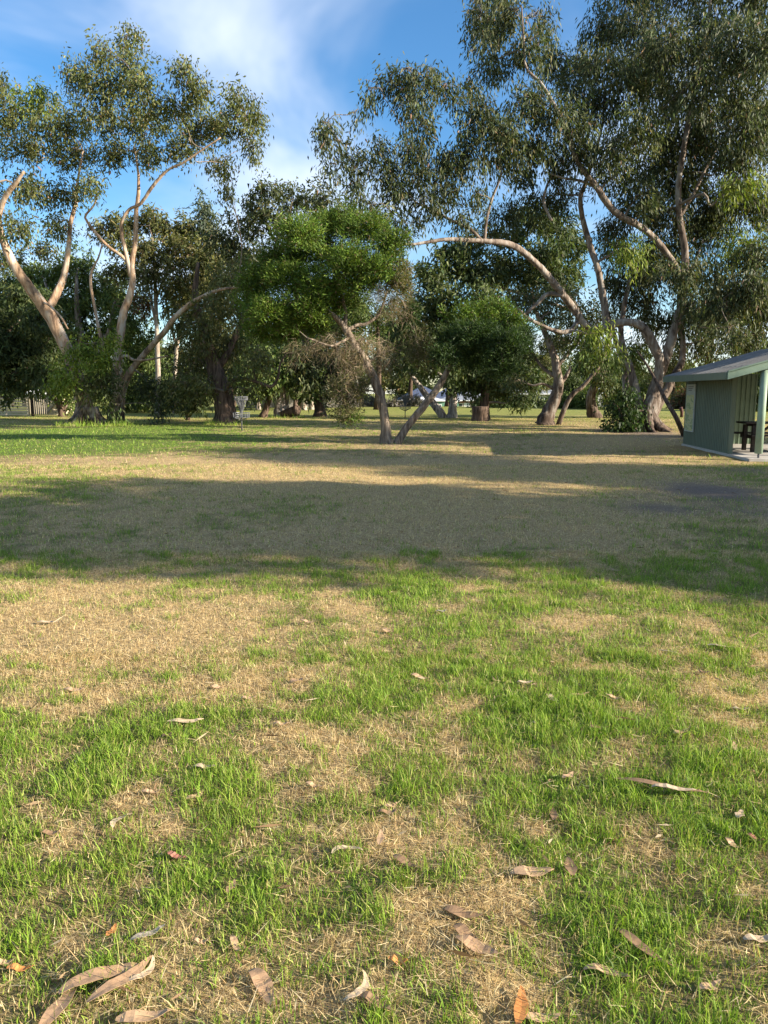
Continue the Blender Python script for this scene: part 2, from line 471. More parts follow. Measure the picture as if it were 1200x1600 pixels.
def make_tree(name, label, group, D, limbs, clumps, bark='gum_bark', pal='gum', sty='gum', seed=1, twig_r=.012, branch_r=.045, ldens=1.0, cat='tree', base=None, depth=1.0, sides=12, lump=.08, trunk_name='trunk', roots=0, slim=1.0, tight=1.0):
    """limbs: polylines of (x, y, depth offset, radius); clumps: (x, y, rx, ry[, depth offset[, palette[, style[, density]]]])"""
    r_ = np.random.default_rng(seed)
    def pt(q): return at(q[0], q[1], D + q[2])
    if base is None:
        base = pt(limbs[0][0]); 
    base = np.array([base[0], base[1], float(ground_z(base[0], base[1]))])
    root = thing(name, base, label, cat, group)
    nodes, nrad = [], []
    for k, lb in enumerate(limbs):
        P = np.array([pt(q) for q in lb]); rd = np.array([q[3] for q in lb]) * slim
        foot = P[0, 2] - base[2] < .95
        if k == 0 or foot: P[0, 2] = base[2] - .12
        full = catmull(P, 5); rr = catmull(np.stack([rd, rd, rd], 1), 5)[:, 0]
        full[1:-1] += r_.normal(0, .05, (len(full) - 2, 3)) * rr[1:-1, None]
        if k == 0:
            h = full[:, 2] - base[2]; rr = rr * (1 + .45 * np.exp(-np.clip(h, 0, None) / .35))
        sd = sides if rr.max() > .09 else 7
        MB().tube(full, rr, sd, lump, seed * 31 + k).build(trunk_name if k == 0 else 'limb', M[bark], root, True)
        nodes += list(full); nrad += list(rr)
    if roots:
        b0 = np.array([base[0], base[1], base[2]])
        for q in range(roots):
            a_ = q / roots * 6.283 + r_.uniform(-.3, .3); rl = limbs[0][0][3]; h_ = np.array([math.cos(a_), math.sin(a_), 0])
            MB().tube(catmull([b0 + h_ * rl * .45 + np.array([0, 0, .75]), b0 + h_ * rl * .95 + np.array([0, 0, .32]), b0 + h_ * rl * 1.6 + np.array([0, 0, .07]), b0 + h_ * rl * 2.5 - np.array([0, 0, .08])], 4), np.linspace(.26, .07, 13) * (rl / .62), 8, .15, q + 5).build('root', M[bark], root, True)
    nodes, nrad = np.array(nodes), np.array(nrad)
    hi = nodes[:, 2] > base[2] + .2 * (nodes[:, 2].max() - base[2])
    live = nodes[hi]; lrad = nrad[hi]
    C = []
    for c_ in clumps:
        x, y, rx, ry = c_[:4]
        dd = c_[4] if len(c_) > 4 and c_[4] is not None else r_.uniform(-1, 1) * depth
        C.append((at(x, y, D + dd), tight * rx * (D + dd) / FPX, tight * ry * (D + dd) / FPX, c_[5] if len(c_) > 5 and c_[5] else pal, c_[6] if len(c_) > 6 and c_[6] else sty, c_[7] if len(c_) > 7 else 1.0))
    todo = list(range(len(C)))
    tw = MB()
    LV, LC = [], []
    while todo:
        cc = np.array([C[k][0] for k in todo])
        dist = np.linalg.norm(cc[:, None] - live[None], axis=2) + np.clip(live[None, :, 2] - cc[:, None, 2] + .2, 0, None) * .8
        k, j = np.unravel_index(np.argmin(dist), dist.shape)
        ci = todo.pop(k); ctr, rx, ry, pl, st, dm = C[ci]
        a_ = live[j]; ln = np.linalg.norm(ctr - a_)
        mid1 = a_ + (ctr - a_) * .35 + r_.normal(0, .09, 3) * ln + np.array([0, 0, .04 * ln]); mid2 = a_ + (ctr - a_) * .7 + r_.normal(0, .08, 3) * ln
        path = catmull([a_, mid1, mid2, ctr], 3)
        r0 = min(lrad[j] * .7, branch_r * (1 + .3 * ln)); r1 = max(twig_r * 1.4, r0 * .4)
        tw.tube(path, np.linspace(r0, r1, len(path)), 6, .1, ci, False)
        live = np.vstack([live, path[2:]]); lrad = np.concatenate([lrad, np.linspace(r0, r1, len(path))[2:]])
        S = STY[st]
        # sprigs inside the clump
        ns = max(3, int(S['dens'] * dm * ldens * rx * ry * 3.1))
        u = unit(r_.normal(size=(ns, 3))); rad = r_.random(ns) ** (1 / 2.4)
        rz = (rx + ry) * .5
        sp_ = ctr + u * rad[:, None] * np.array([rx, rz, ry]) * np.exp(r_.normal(0, .2, (ns, 1)))
        nt_ = min(ns, {'dry': 18, 'bg': 6, 'far': 0}.get(st, 12))
        for q in range(nt_):
            e_ = sp_[q]; st0 = path[-1 - r_.integers(0, 4)]
            m_ = (st0 + e_) / 2 + r_.normal(0, .08, 3)
            tw.tube([st0, m_, e_], [twig_r, twig_r * .75, twig_r * .4], 3, 0, 0, False)
        n = S['n']; P = np.repeat(sp_, n, 0) + r_.normal(0, 1, (ns * n, 3)) * S['sr'] * np.array([.62, .62, .62])
        P[:, 2] -= np.abs(r_.normal(0, 1, ns * n)) * S['fall']
        out = np.repeat(unit(sp_ - ctr), n, 0)
        tilt = np.repeat(r_.normal(0, .25, (ns, 3)), n, 0)
        d_ = unit(np.array([0, 0, S['droop']]) + r_.normal(0, S['spread'], (ns * n, 3)) * .6 + out * (.35 if S['droop'] < 0 else .8) + tilt)
        L_ = S['L'] * np.exp(r_.normal(0, .25, ns * n)); W_ = S['W'] * np.exp(r_.normal(0, .2, ns * n))
        tri = STY[sty]['tri']
        if STY[st]['tri'] != tri: W_ = W_ * .8
        LV.append(leaves(P, d_, L_, W_, r_, tri))
        cl = pick(pl, ns * n, r_) * np.repeat(np.exp(r_.normal(0, .13, (ns, 1))), n, 0) * math.exp(r_.normal(0, .08))
        LC.append(np.repeat(cl, 3 if tri else 4, 0))
    if tw.v:
        tag(tw.build('twigs', M['twig'] if bark != 'rough_bark' else M['twig'], root, True), kind='stuff')
    if LV:
        V_ = np.vstack(LV) - np.array(root.location); V_[:, 2] = np.maximum(V_[:, 2], .02)
        F_ = np.arange(len(V_), dtype=np.int32).reshape(-1, 3 if STY[sty]['tri'] else 4)
        me = np_mesh('crown', V_, F_, np.vstack(LC))
        link('crown', me, M['needle'] if sty in ('mel', 'dry') else M['leaf'], root)
    return root

LT, RT = 'old gum trees in the park', 'trees behind the lawn'

# ---- the many stemmed gum on the left
make_tree('gum_tree', 'many stemmed gum with pinkish trunks and bright green regrowth at its base', LT, 38, [
  [(138, 664, 0, .62), (128, 620, 0, .52), (112, 565, -.3, .42), (92, 520, -.5, .38), (72, 485, -.7, .37), (45, 448, -1, .33), (22, 415, -1.3, .28), (5, 375, -1.5, .22), (-8, 330, -1.8, .17), (-14, 280, -2, .1)],
  [(72, 490, -.7, .24), (88, 460, -.4, .24), (100, 430, 0, .2), (107, 390, .2, .16), (110, 350, .3, .14), (118, 318, .5, .12), (122, 280, .7, .08), (130, 235, .9, .05)],
  [(3, 372, -1.5, .18), (-3, 345, -1.8, .18), (8, 308, -2.2, .15), (26, 284, -2.5, .12), (38, 268, -2.6, .08)],
  [(178, 664, .8, .5), (182, 610, .9, .40), (184, 550, 1, .31), (188, 520, 1, .28), (193, 488, .9, .26), (203, 462, .8, .23), (207, 440, .8, .2), (206, 420, .8, .18), (208, 400, .8, .16), (212, 370, .8, .15), (213, 330, .7, .13), (216, 304, .7, .12), (216, 270, .6, .08), (210, 230, .5, .05)],
  [(204, 432, .8, .14), (199, 405, .7, .13), (190, 365, .6, .11), (191, 345, .5, .1), (202, 327, .5, .1), (220, 318, .3, .1), (240, 289, 0, .1), (262, 266, -.2, .08), (285, 255, -.4, .07), (319, 232, -.6, .05), (345, 215, -.7, .04)],
  [(200, 412, .8, .11), (190, 400, .6, .11), (168, 384, .3, .1), (148, 362, 0, .09), (136, 346, -.1, .08), (134, 336, -.2, .07), (148, 318, -.3, .06), (152, 290, -.3, .05)],
  [(186, 640, 1.2, .3), (192, 605, 1.2, .26), (220, 560, .9, .2), (253, 523, .4, .19), (277, 493, 0, .17), (310, 467, -.4, .14), (347, 452, -.8, .09), (385, 449, -1.1, .05)],
  [(186, 560, 1, .1), (198, 556, .8, .1), (210, 563, .6, .09), (233, 562, .3, .07), (262, 556, 0, .05)],
  [(165, 560, 2, .12), (154, 512, 2, .1), (148, 480, 2, .1), (142, 447, 2, .09), (143, 425, 2, .08), (154, 402, 2, .06), (160, 380, 2, .04)],
  [(62, 470, -.8, .07), (78, 478, -1.2, .07), (95, 495, -1.5, .06), (106, 514, -1.7, .05)],
 ], [(200, 55, 22, 22), (160, 74, 20, 24), (205, 95, 30, 25), (120, 112, 30, 26), (165, 125, 40, 30), (215, 135, 40, 30), (283, 104, 22, 22), (310, 132, 32, 26), (270, 160, 38, 28), (372, 152, 32, 24), (392, 182, 24, 28), (396, 228, 18, 20), (350, 195, 34, 28), (310, 195, 34, 28), (345, 255, 24, 22), (352, 292, 13, 20), (60, 150, 38, 30, None, 'young', None, .8), (20, 170, 36, 34), (90, 190, 45, 32), (150, 180, 45, 32, None, 'gumlt'), (225, 190, 40, 30), (45, 225, 40, 28), (110, 235, 38, 24), (175, 235, 34, 24), (235, 232, 34, 22), (285, 225, 28, 24), (0, 125, 16, 26), (40, 292, 38, 26), (95, 296, 30, 26), (140, 285, 22, 22), (28, 345, 32, 26), (92, 345, 24, 24), (12, 400, 28, 24), (70, 385, 22, 16), (-30, 200, 40, 40), (-35, 290, 36, 40),
   (160, 530, 32, 18, -1.5, 'young'), (118, 545, 26, 18, -1.6, 'young'), (150, 560, 40, 22, -1.4, 'young'), (105, 580, 34, 22, -1.6, 'young'), (165, 592, 32, 24, -1.3, 'gumlt'), (90, 600, 24, 16, -1.5, 'young'), (140, 600, 30, 16, -1.4, 'gumlt'), (180, 632, 12, 20, -.8, 'dark', None, .6), (250, 622, 20, 22, .3, 'gum'), (247, 648, 13, 12, .2, 'blue'), (232, 600, 26, 26, .8, 'gum')],
 bark='warm_bark', pal='gumlt', sty='gumf', seed=21, roots=7, slim=.74, depth=2.6, ldens=1.3, tight=.86, branch_r=.04)

# ---- the big spreading gum on the right
make_tree('gum_tree', 'huge spreading gum with twisting pale limbs beside the green shelter', LT, 32, [
  [(1006, 674, 0, .60), (1009, 655, 0, .54), (1016, 635, 0, .44), (1024, 608, 0, .33), (1031, 580, 0, .26), (1029, 558, -.1, .25), (1019, 535, -.2, .24), (1008, 516, -.3, .22), (994, 505, -.3, .2), (976, 503, -.2, .19), (955, 508, 0, .19), (932, 514, .1, .19), (912, 505, 0, .18), (896, 482, -.3, .18), (876, 456, -.8, .175), (850, 425, -1.3, .165), (825, 400, -1.8, .155), (800, 383, -2.2, .14), (770, 378, -2.6, .125), (740, 376, -2.9, .11), (700, 374, -3.3, .09), (670, 378, -3.5, .07), (640, 382, -3.7, .055), (608, 377, -3.9, .035)],
  [(1026, 600, .1, .24), (1040, 560, .2, .24), (1052, 520, .3, .23), (1062, 485, .4, .21), (1069, 445, .4, .2), (1070, 400, .4, .18), (1063, 350, .3, .16), (1060, 300, .2, .15), (1065, 250, .1, .13), (1076, 190, 0, .11), (1090, 120, -.2, .09), (1105, 40, -.3, .07), (1112, -20, -.4, .05)],
  [(1012, 664, .3, .36), (1022, 644, .4, .27), (1040, 612, .5, .22), (1052, 590, .6, .2), (1064, 568, .7, .18), (1067, 540, .8, .15), (1065, 500, .9, .13), (1072, 450, 1, .09), (1090, 400, 1, .06)],
  [(998, 668, .3, .34), (1000, 636, .2, .24), (992, 606, .2, .22), (984, 575, .3, .19), (976, 550, .4, .16), (970, 520, .5, .14), (975, 480, .6, .12), (985, 430, .6, .1), (985, 390, .6, .06)],
  [(985, 662, .8, .26), (978, 620, .9, .2), (975, 575, 1, .15), (962, 530, 1.1, .12), (945, 470, 1.2, .1), (950, 420, 1.2, .05)],
  [(1066, 440, .4, .16), (1048, 405, .1, .16), (1025, 375, -.3, .16), (1000, 354, -.7, .16), (960, 330, -1.2, .155), (932, 292, -1.6, .14), (905, 256, -2, .125), (885, 205, -2.3, .1), (868, 168, -2.5, .085), (845, 130, -2.7, .07), (822, 105, -2.8, .055), (818, 60, -2.9, .045), (815, 10, -3, .03)],
  [(905, 498, 0, .13), (893, 515, -.3, .12), (875, 519, -.5, .11), (850, 510, -.7, .095), (825, 497, -.9, .075), (808, 480, -1, .04)],
  [(880, 462, -.8, .11), (857, 459, -.8, .11), (840, 474, -.7, .1), (822, 490, -.7, .07)],
  [(948, 510, .1, .19), (945, 480, .2, .18), (940, 450, .3, .175), (934, 420, .3, .16), (927, 398, .3, .15), (918, 370, .3, .14), (910, 340, .3, .13), (907, 310, .2, .12), (914, 288, .1, .1), (925, 255, 0, .08), (940, 200, 0, .06), (945, 140, 0, .05)],
  [(757, 377, -2.7, .075), (760, 345, -2.7, .07), (768, 312, -2.7, .06), (783, 270, -2.7, .05), (776, 235, -2.7, .035)],
  [(752, 375, -2.8, .075), (735, 358, -2.9, .075), (711, 347, -3, .07), (690, 336, -3.1, .06), (672, 326, -3.2, .055), (648, 314, -3.3, .045), (620, 280, -3.4, .035), (600, 245, -3.5, .03)],
  [(930, 292, -1.6, .07), (905, 282, -1.7, .06), (880, 278, -1.8, .05), (850, 268, -1.9, .03)],
  [(862, 345, -1, .07), (850, 318, -1, .07), (853, 295, -1, .06), (862, 275, -1, .04)],
  [(1063, 340, .3, .08), (1085, 300, .4, .08), (1110, 250, .6, .07), (1140, 200, .8, .05)],
  [(620, 282, -3.4, .03), (636, 240, -3.5, .028), (630, 205, -3.5, .025), (615, 175, -3.5, .02)],
 ], [(610, 125, 22, 20, -3.4), (640, 106, 24, 16, -3.4), (672, 116, 20, 20, -3.2), (700, 134, 20, 18, -3), (575, 137, 13, 14, -3.6), (640, 150, 30, 22, -3.4), (662, 190, 22, 20, -3.2), (512, 190, 18, 18, -4), (500, 214, 12, 18, -4), (528, 218, 14, 12, -4), (560, 170, 9, 10, -3.8), (518, 255, 18, 12, -4), (560, 242, 22, 18, -3.8), (590, 225, 22, 18, -3.6), (600, 260, 26, 20, -3.5), (640, 230, 28, 22, -3.4), (660, 265, 32, 24, -3.2), (702, 240, 28, 22, -3), (620, 290, 26, 18, -3.4), (558, 288, 22, 14, -3.8), (572, 318, 18, 12, -3.8), (612, 330, 24, 16, -3.6), (662, 310, 30, 20, -3.2), (700, 290, 28, 20, -3), (636, 352, 18, 10, -3.5),
   (760, 40, 32, 28), (790, 20, 32, 24), (742, 10, 18, 18), (770, 90, 32, 24), (735, 132, 18, 15), (750, 165, 34, 22, -3), (780, 190, 34, 26, -3), (735, 200, 26, 22, -3), (730, 242, 28, 22, -3), (780, 240, 30, 22, -2.6), (822, 150, 32, 26, -2.8), (830, 62, 34, 28), (862, 95, 28, 26), (850, 25, 20, 16), (862, 160, 36, 26, -2.6), (900, 200, 38, 28, -2.2), (850, 222, 32, 24, -2.2), (815, 268, 24, 16), (745, 300, 18, 16, -2.8), (722, 338, 22, 14, -2.9),
   (945, 40, 38, 32), (1000, 30, 45, 34), (1050, 60, 45, 36), (1100, 40, 45, 36), (1150, 50, 45, 40), (1190, 80, 40, 40), (940, 95, 36, 28), (990, 110, 45, 34), (1040, 140, 45, 34), (1090, 130, 45, 34), (1140, 150, 45, 36), (1190, 170, 40, 40), (950, 160, 36, 28), (1000, 190, 45, 32, -2, 'gumlt'), (960, 228, 32, 24), (1050, 220, 45, 32), (1110, 222, 42, 30), (1160, 240, 45, 34), (1010, 262, 34, 24), (1082, 280, 34, 26), (1140, 300, 40, 28), (1190, 310, 40, 38),
   (1018, 322, 24, 20), (1092, 350, 42, 30), (1150, 372, 42, 34, None, 'young', None, .7), (1190, 400, 40, 38), (1035, 385, 34, 28), (1100, 420, 42, 32), (1150, 450, 42, 32), (1195, 470, 36, 34), (1005, 425, 34, 28), (985, 385, 24, 22, None, 'young'), (1105, 490, 34, 24), (1140, 515, 28, 18), (985, 465, 24, 20), (1230, 60, 40, 50), (1235, 180, 40, 50), (1240, 300, 40, 50), (1240, 420, 40, 40), (1000, -30, 60, 30), (1100, -30, 60, 30), (1190, -30, 50, 40), (780, -30, 40, 25), (1040, -80, 70, 40), (1140, -90, 70, 40),
   (1000, 300, 34, 24), (962, 385, 26, 22, .8), (1012, 402, 34, 26, 1), (1040, 330, 34, 26, 1), (1062, 422, 34, 28, -1), (1015, 468, 26, 18, 1), (962, 438, 22, 26, .9), (1055, 500, 28, 24, 1.2), (880, 300, 26, 16, 1), (838, 308, 28, 16, .8), (792, 330, 30, 18, .6), (762, 352, 26, 12, .4), (900, 150, 36, 28, 1), (905, 100, 24, 26, 1), (1020, 90, 44, 34, 2), (1120, 100, 44, 34, 2), (1080, 190, 44, 34, 2), (1160, 200, 44, 34, -2), (1110, 330, 40, 30, 1.5), (1060, 270, 36, 28, 1.5), (1175, 520, 34, 22, -1), (1130, 480, 34, 22, -1.5), (1185, 440, 36, 30, -2), (1090, 470, 28, 24, -1.5), (1098, 530, 18, 16, 1.2), (1160, 545, 26, 12, 1.5), (1020, 500, 16, 12, 1.2), (960, 265, 34, 22, -1), (905, 235, 34, 20, -2), (870, 255, 28, 16, -1), (800, 215, 34, 24, -2),
   (1000, 540, 24, 22, 2.5, 'mid'), (985, 562, 20, 18, 2.2, 'mid'), (1042, 560, 14, 18, 2.5), (960, 350, 26, 24, 1.5), (985, 318, 24, 20, 1), (1120, 545, 20, 12, 1.5), (1010, 500, 18, 14, 2.5), (1060, 540, 16, 18, 2.6),
   (935, 520, 26, 18, -1.4, 'young'), (915, 540, 22, 16, -1.4, 'mid'), (955, 548, 22, 18, -1.2, 'mid'), (1150, 280, 34, 20, -2.5, 'young', None, .7)],
 pal='gum', sty='gum', seed=22, roots=8, slim=.8, depth=3.0, ldens=1.25, branch_r=.035)

# ---- the leaning paperbark in the middle
make_tree('paperbark_tree', 'leaning paperbark forked in a V with dense dark green head and dry hanging twigs', LT, 24.3, [
  [(604, 692, 0, .21), (602, 660, 0, .18), (597, 630, 0, .175), (586, 596, 0, .17), (572, 566, 0, .165), (556, 542, 0, .155), (546, 524, 0, .14), (536, 508, 0, .12), (522, 494, -.2, .1), (505, 478, -.4, .08), (485, 455, -.6, .05)],
  [(616, 691, 0, .18), (638, 664, .1, .15), (663, 634, .2, .145), (684, 606, .3, .135), (699, 580, .4, .12), (712, 552, .5, .11), (722, 525, .6, .09), (740, 500, .7, .06)],
  [(538, 510, 0, .09), (540, 497, 0, .08), (538, 478, 0, .07), (530, 445, .1, .05), (525, 410, .2, .04)],
  [(543, 516, 0, .08), (558, 508, .1, .07), (572, 506, .2, .065), (592, 490, .3, .05), (605, 455, .4, .04)],
  [(548, 526, 0, .06), (532, 535, -.3, .05), (515, 540, -.5, .04), (480, 528, -.6, .03)],
  [(715, 545, .5, .06), (745, 530, .2, .05), (775, 525, 0, .04)],
 ], [(520, 352, 46, 20), (470, 366, 36, 20), (570, 358, 42, 22), (608, 385, 28, 22), (440, 402, 36, 22), (402, 438, 30, 22), (395, 468, 26, 20), (450, 440, 42, 26), (500, 398, 42, 24), (545, 405, 40, 24), (590, 420, 36, 24), (500, 448, 42, 26), (420, 490, 36, 22), (455, 500, 38, 22), (485, 480, 38, 22), (525, 468, 36, 24), (400, 515, 22, 15), (440, 522, 30, 16), (490, 506, 32, 18), (555, 440, 30, 22), (622, 440, 22, 26, None, 'drygreen'), (640, 490, 16, 20, None, 'meld', None, .7),
   (612, 470, 30, 28, .4, 'dry', 'dry'), (590, 450, 22, 18, .3, 'dry', 'dry'), (525, 545, 34, 26, -.1, 'dry', 'dry'), (548, 590, 20, 40, -.2, 'dry', 'dry', .8), (602, 550, 26, 24, .2, 'dry', 'dry', .9), (560, 530, 24, 20, 0, 'dry', 'dry'), (480, 545, 30, 18, -.2, 'dry', 'dry', .7), (540, 640, 20, 18, -.3, 'drygreen', None, .5), (560, 615, 16, 26, -.2, 'drygreen', None, .45), (528, 612, 18, 22, -.3, 'drygreen', None, .45), (548, 655, 18, 8, -.3, 'mel', None, .5), (572, 575, 14, 30, -.1, 'dry', 'dry', .7),
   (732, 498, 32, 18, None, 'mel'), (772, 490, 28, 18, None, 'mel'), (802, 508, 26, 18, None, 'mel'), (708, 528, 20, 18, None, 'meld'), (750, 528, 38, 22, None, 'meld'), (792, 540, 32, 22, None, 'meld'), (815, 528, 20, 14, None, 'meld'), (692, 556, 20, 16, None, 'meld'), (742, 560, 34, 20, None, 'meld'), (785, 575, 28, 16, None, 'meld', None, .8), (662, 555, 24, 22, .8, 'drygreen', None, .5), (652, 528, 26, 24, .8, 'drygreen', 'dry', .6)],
 bark='paper_bark', pal='mel', sty='mel', seed=23, depth=1.2, ldens=1.0, twig_r=.006, branch_r=.025, sides=14, lump=.07, slim=.8)

# ---- middle distance trees
make_tree('rough_barked_tree', 'thick dark rough barked trunk with crooked dead limb behind the disc golf basket', RT, 38.5, [
  [(354, 663, 0, .56), (352, 640, 0, .5), (346, 610, 0, .46), (338, 582, 0, .4), (326, 545, 0, .32), (314, 505, 0, .22), (305, 460, 0, .15), (310, 410, 0, .08)],
  [(338, 580, 0, .2), (358, 548, 0, .16), (378, 500, .2, .12), (390, 460, .3, .08)],
  [(352, 612, -.4, .09), (362, 596, -.7, .085), (382, 592, -.8, .08), (402, 597, -.9, .08), (424, 604, -1, .08), (434, 590, -1, .07), (438, 568, -1, .05), (450, 550, -1, .03), (462, 542, -1, .02)],
  [(400, 597, -.9, .05), (396, 575, -.9, .04), (399, 560, -.9, .025)],
 ], [(300, 560, 36, 36), (282, 600, 28, 28), (322, 520, 36, 34), (362, 545, 30, 34), (330, 470, 36, 30), (380, 480, 26, 34), (360, 430, 34, 30), (402, 560, 24, 24), (290, 500, 30, 28), (388, 608, 16, 16), (318, 600, 20, 22, -.9), (370, 590, 14, 20, -.9, 'gumlt')], bark='rough_bark', pal='olive', sty='gumf', seed=31, depth=1.6, ldens=1.0)

make_tree('broken_trunk', 'broken grey dead trunk standing beside a fallen log', RT, 49, [
  [(440, 652, 0, .44), (440, 640, 0, .40), (440, 620, 0, .38), (441, 600, 0, .37), (443, 586, 0, .30), (441, 583, 0, .12)]], [], bark='dead_wood', seed=32, cat='dead tree', lump=.2, sides=14)
lg = MB().tube(catmull([at(443, 648, 48.6), at(452, 645, 48.3), at(462, 642, 48), at(466, 641, 47.9)], 4), [.3, .3, .3, .3, .29, .28, .28, .28, .3, .31, .32, .32, .3], 12, .15, 5)
lo_ = lg.build('fallen_log', M['rough_bark'], None, True, origin=gnd(452, 652)); tag(lo_, 'short dark log lying against the broken grey trunk', 'log')

make_tree('small_tree', 'small leaning dark trunked tree left of the broken grey trunk', RT, 48.5, [
  [(410, 653, 0, .22), (415, 640, 0, .19), (421, 622, 0, .17), (430, 605, 0, .14), (442, 585, 0, .09)], [(421, 622, 0, .1), (412, 605, 0, .08), (402, 588, 0, .05)]],
  [(400, 598, 30, 22), (430, 588, 34, 24), (462, 598, 30, 20), (410, 570, 30, 22), (450, 565, 34, 24), (480, 608, 22, 14)], bark='rough_bark', pal='mid', sty='bg', seed=33, depth=1.2, ldens=1.1)
make_tree('tall_tree', 'tall dark tree rising behind the leaning paperbark', RT, 50, [
  [(500, 653, 0, .34), (499, 635, 0, .3), (494, 612, 0, .26), (486, 585, 0, .24), (478, 540, 0, .22), (468, 480, 0, .2), (455, 420, 0, .16), (450, 360, 0, .1), (455, 320, 0, .06)],
  [(496, 615, 0, .16), (510, 590, 0, .14), (520, 560, 0, .1)], [(455, 410, 0, .1), (420, 360, 0, .08), (408, 315, 0, .04)], [(452, 390, 0, .1), (485, 350, 0, .08), (500, 315, 0, .04)]],
  [(408, 298, 30, 20), (402, 325, 26, 18), (458, 305, 26, 22), (502, 308, 32, 24), (540, 335, 24, 20), (390, 350, 34, 22), (440, 345, 32, 22), (372, 400, 30, 26), (350, 372, 26, 26), (370, 440, 26, 26), (395, 400, 28, 28), (505, 560, 34, 30), (478, 585, 30, 26), (520, 600, 24, 24), (540, 560, 26, 26), (465, 560, 30, 24), (505, 625, 14, 10)], bark='rough_bark', pal='gum', sty='bg', seed=34, depth=1.8, ldens=.75)
make_tree('forked_tree', 'grey tree forked low into two spreading stems on the far lawn', RT, 48, [
  [(706, 653, 0, .27), (708, 630, 0, .23), (707, 608, 0, .2), (694, 594, 0, .15), (682, 578, 0, .1)],
  [(697, 652, 0, .27), (682, 637, 0, .24), (666, 617, 0, .2), (650, 596, 0, .16), (635, 573, 0, .11), (625, 550, 0, .07)],
  [(709, 616, 0, .13), (716, 606, 0, .13), (730, 602, 0, .12), (740, 586, 0, .08)]],
  [(640, 558, 28, 20), (668, 572, 24, 14), (700, 558, 28, 22), (736, 572, 22, 18), (630, 530, 30, 24), (670, 530, 32, 24), (710, 520, 30, 24), (650, 500, 32, 26), (690, 490, 32, 26)], bark='dead_wood', pal='dark', sty='bg', seed=35, depth=1.5, ldens=1.1)
make_tree('leafy_tree', 'dark leafy tree growing right behind the square cut stump', RT, 45, [
  [(756, 650, 0, .3), (757, 630, 0, .26), (757, 600, 0, .22), (752, 570, 0, .18), (745, 540, 0, .12)], [(757, 610, 0, .12), (768, 592, 0, .1), (780, 570, 0, .07)]],
  [(735, 600, 28, 18), (780, 610, 30, 16), (812, 620, 20, 10), (715, 588, 20, 15), (770, 580, 36, 26), (820, 588, 22, 20), (745, 560, 34, 26), (800, 560, 30, 24), (700, 600, 14, 10)], bark='rough_bark', pal='dark', sty='bg', seed=36, depth=1.4, ldens=1.3)
stump = MB()
sb = gnd(750, 658)
stump.tube([(sb[0], sb[1], -.1), (sb[0], sb[1], .05), (sb[0] + .02, sb[1], .4), (sb[0], sb[1], .78), (sb[0], sb[1], .8)], [.52, .46, .42, .44, .40], 14, .12, 3)
tag(stump.build('cut_stump', M['rough_bark'], None, True, origin=(sb[0], sb[1], 0)), 'squat dark cut stump in front of a leafy tree', 'stump')

make_tree('gum_tree', 'gum with dark foot and orange lit trunk on the shaded lawn', LT, 37.7, [
  [(850, 665, 0, .46), (856, 647, 0, .38), (866, 626, 0, .34), (872, 602, 0, .29), (869, 572, 0, .25), (862, 545, 0, .2), (851, 518, 0, .15), (838, 488, 0, .1), (830, 455, 0, .06)],
  [(872, 636, 0, .15), (890, 622, -.2, .13), (912, 602, -.3, .12), (932, 578, -.4, .1), (945, 556, -.5, .07), (952, 530, -.5, .04)],
  [(872, 604, 0, .13), (882, 592, 0, .12), (890, 578, 0, .09), (890, 572, 0, .05)], [(870, 590, 0, .12), (852, 578, .2, .1), (838, 562, .4, .08), (825, 545, .5, .05)],
  [(869, 575, 0, .13), (885, 555, 0, .11), (905, 530, 0, .08), (915, 500, 0, .05)], [(872, 612, 0, .09), (850, 600, 0, .08), (832, 602, 0, .06), (818, 596, 0, .04)]],
  [(830, 468, 28, 22), (862, 488, 32, 24), (900, 515, 32, 24), (930, 540, 26, 20), (880, 530, 24, 16), (800, 470, 26, 22), (945, 580, 16, 22), (806, 592, 18, 14), (905, 480, 30, 24), (870, 450, 30, 22), (820, 545, 20, 14), (935, 500, 26, 22)], bark='gum_bark', pal='gum', sty='gumf', seed=37, slim=.85, depth=1.6)
make_tree('gum_tree', 'curved brown trunk gum half hidden by the big spreading gum', LT, 48, [
  [(930, 654, 0, .34), (924, 636, 0, .3), (923, 620, 0, .29), (930, 604, 0, .27), (938, 590, 0, .24), (930, 550, 0, .2), (905, 490, 0, .17), (870, 430, 0, .13), (830, 390, 0, .1)],
  [(938, 590, 0, .18), (950, 550, 0, .14), (955, 500, 0, .1)], [(905, 490, 0, .12), (820, 460, 0, .1), (740, 440, 0, .07), (690, 430, 0, .04)]],
  [(830, 342, 32, 22), (870, 345, 30, 26), (890, 385, 30, 26), (850, 390, 34, 26), (800, 415, 36, 28), (760, 420, 36, 28), (720, 418, 34, 28), (700, 388, 22, 16), (840, 435, 30, 26), (880, 430, 30, 26), (670, 430, 28, 26), (690, 465, 30, 22), (755, 458, 34, 22), (945, 575, 24, 26), (920, 555, 26, 22), (965, 590, 20, 26), (800, 370, 26, 18), (735, 380, 24, 14), (650, 470, 26, 22), (960, 620, 14, 20)], bark='gum_bark', pal='dark', sty='bg', seed=38, depth=2.2, ldens=1.15)

# shrub at the foot of the big gum
make_tree('shrub', 'dark leafy shrub at the foot of the huge spreading gum', None, 31.2, [
  [(985, 674, 0, .05), (982, 650, 0, .04), (978, 625, 0, .03)], [(982, 660, 0, .03), (968, 640, -.1, .025), (958, 630, -.2, .02)]],
  [(978, 618, 16, 14), (966, 634, 18, 13), (986, 642, 20, 16), (968, 652, 18, 11), (990, 658, 14, 10), (956, 660, 10, 6, -.3)], bark='rough_bark', pal='meld', sty='gumf', seed=39, depth=.5, cat='shrub', ldens=2.0, twig_r=.006, branch_r=.015)

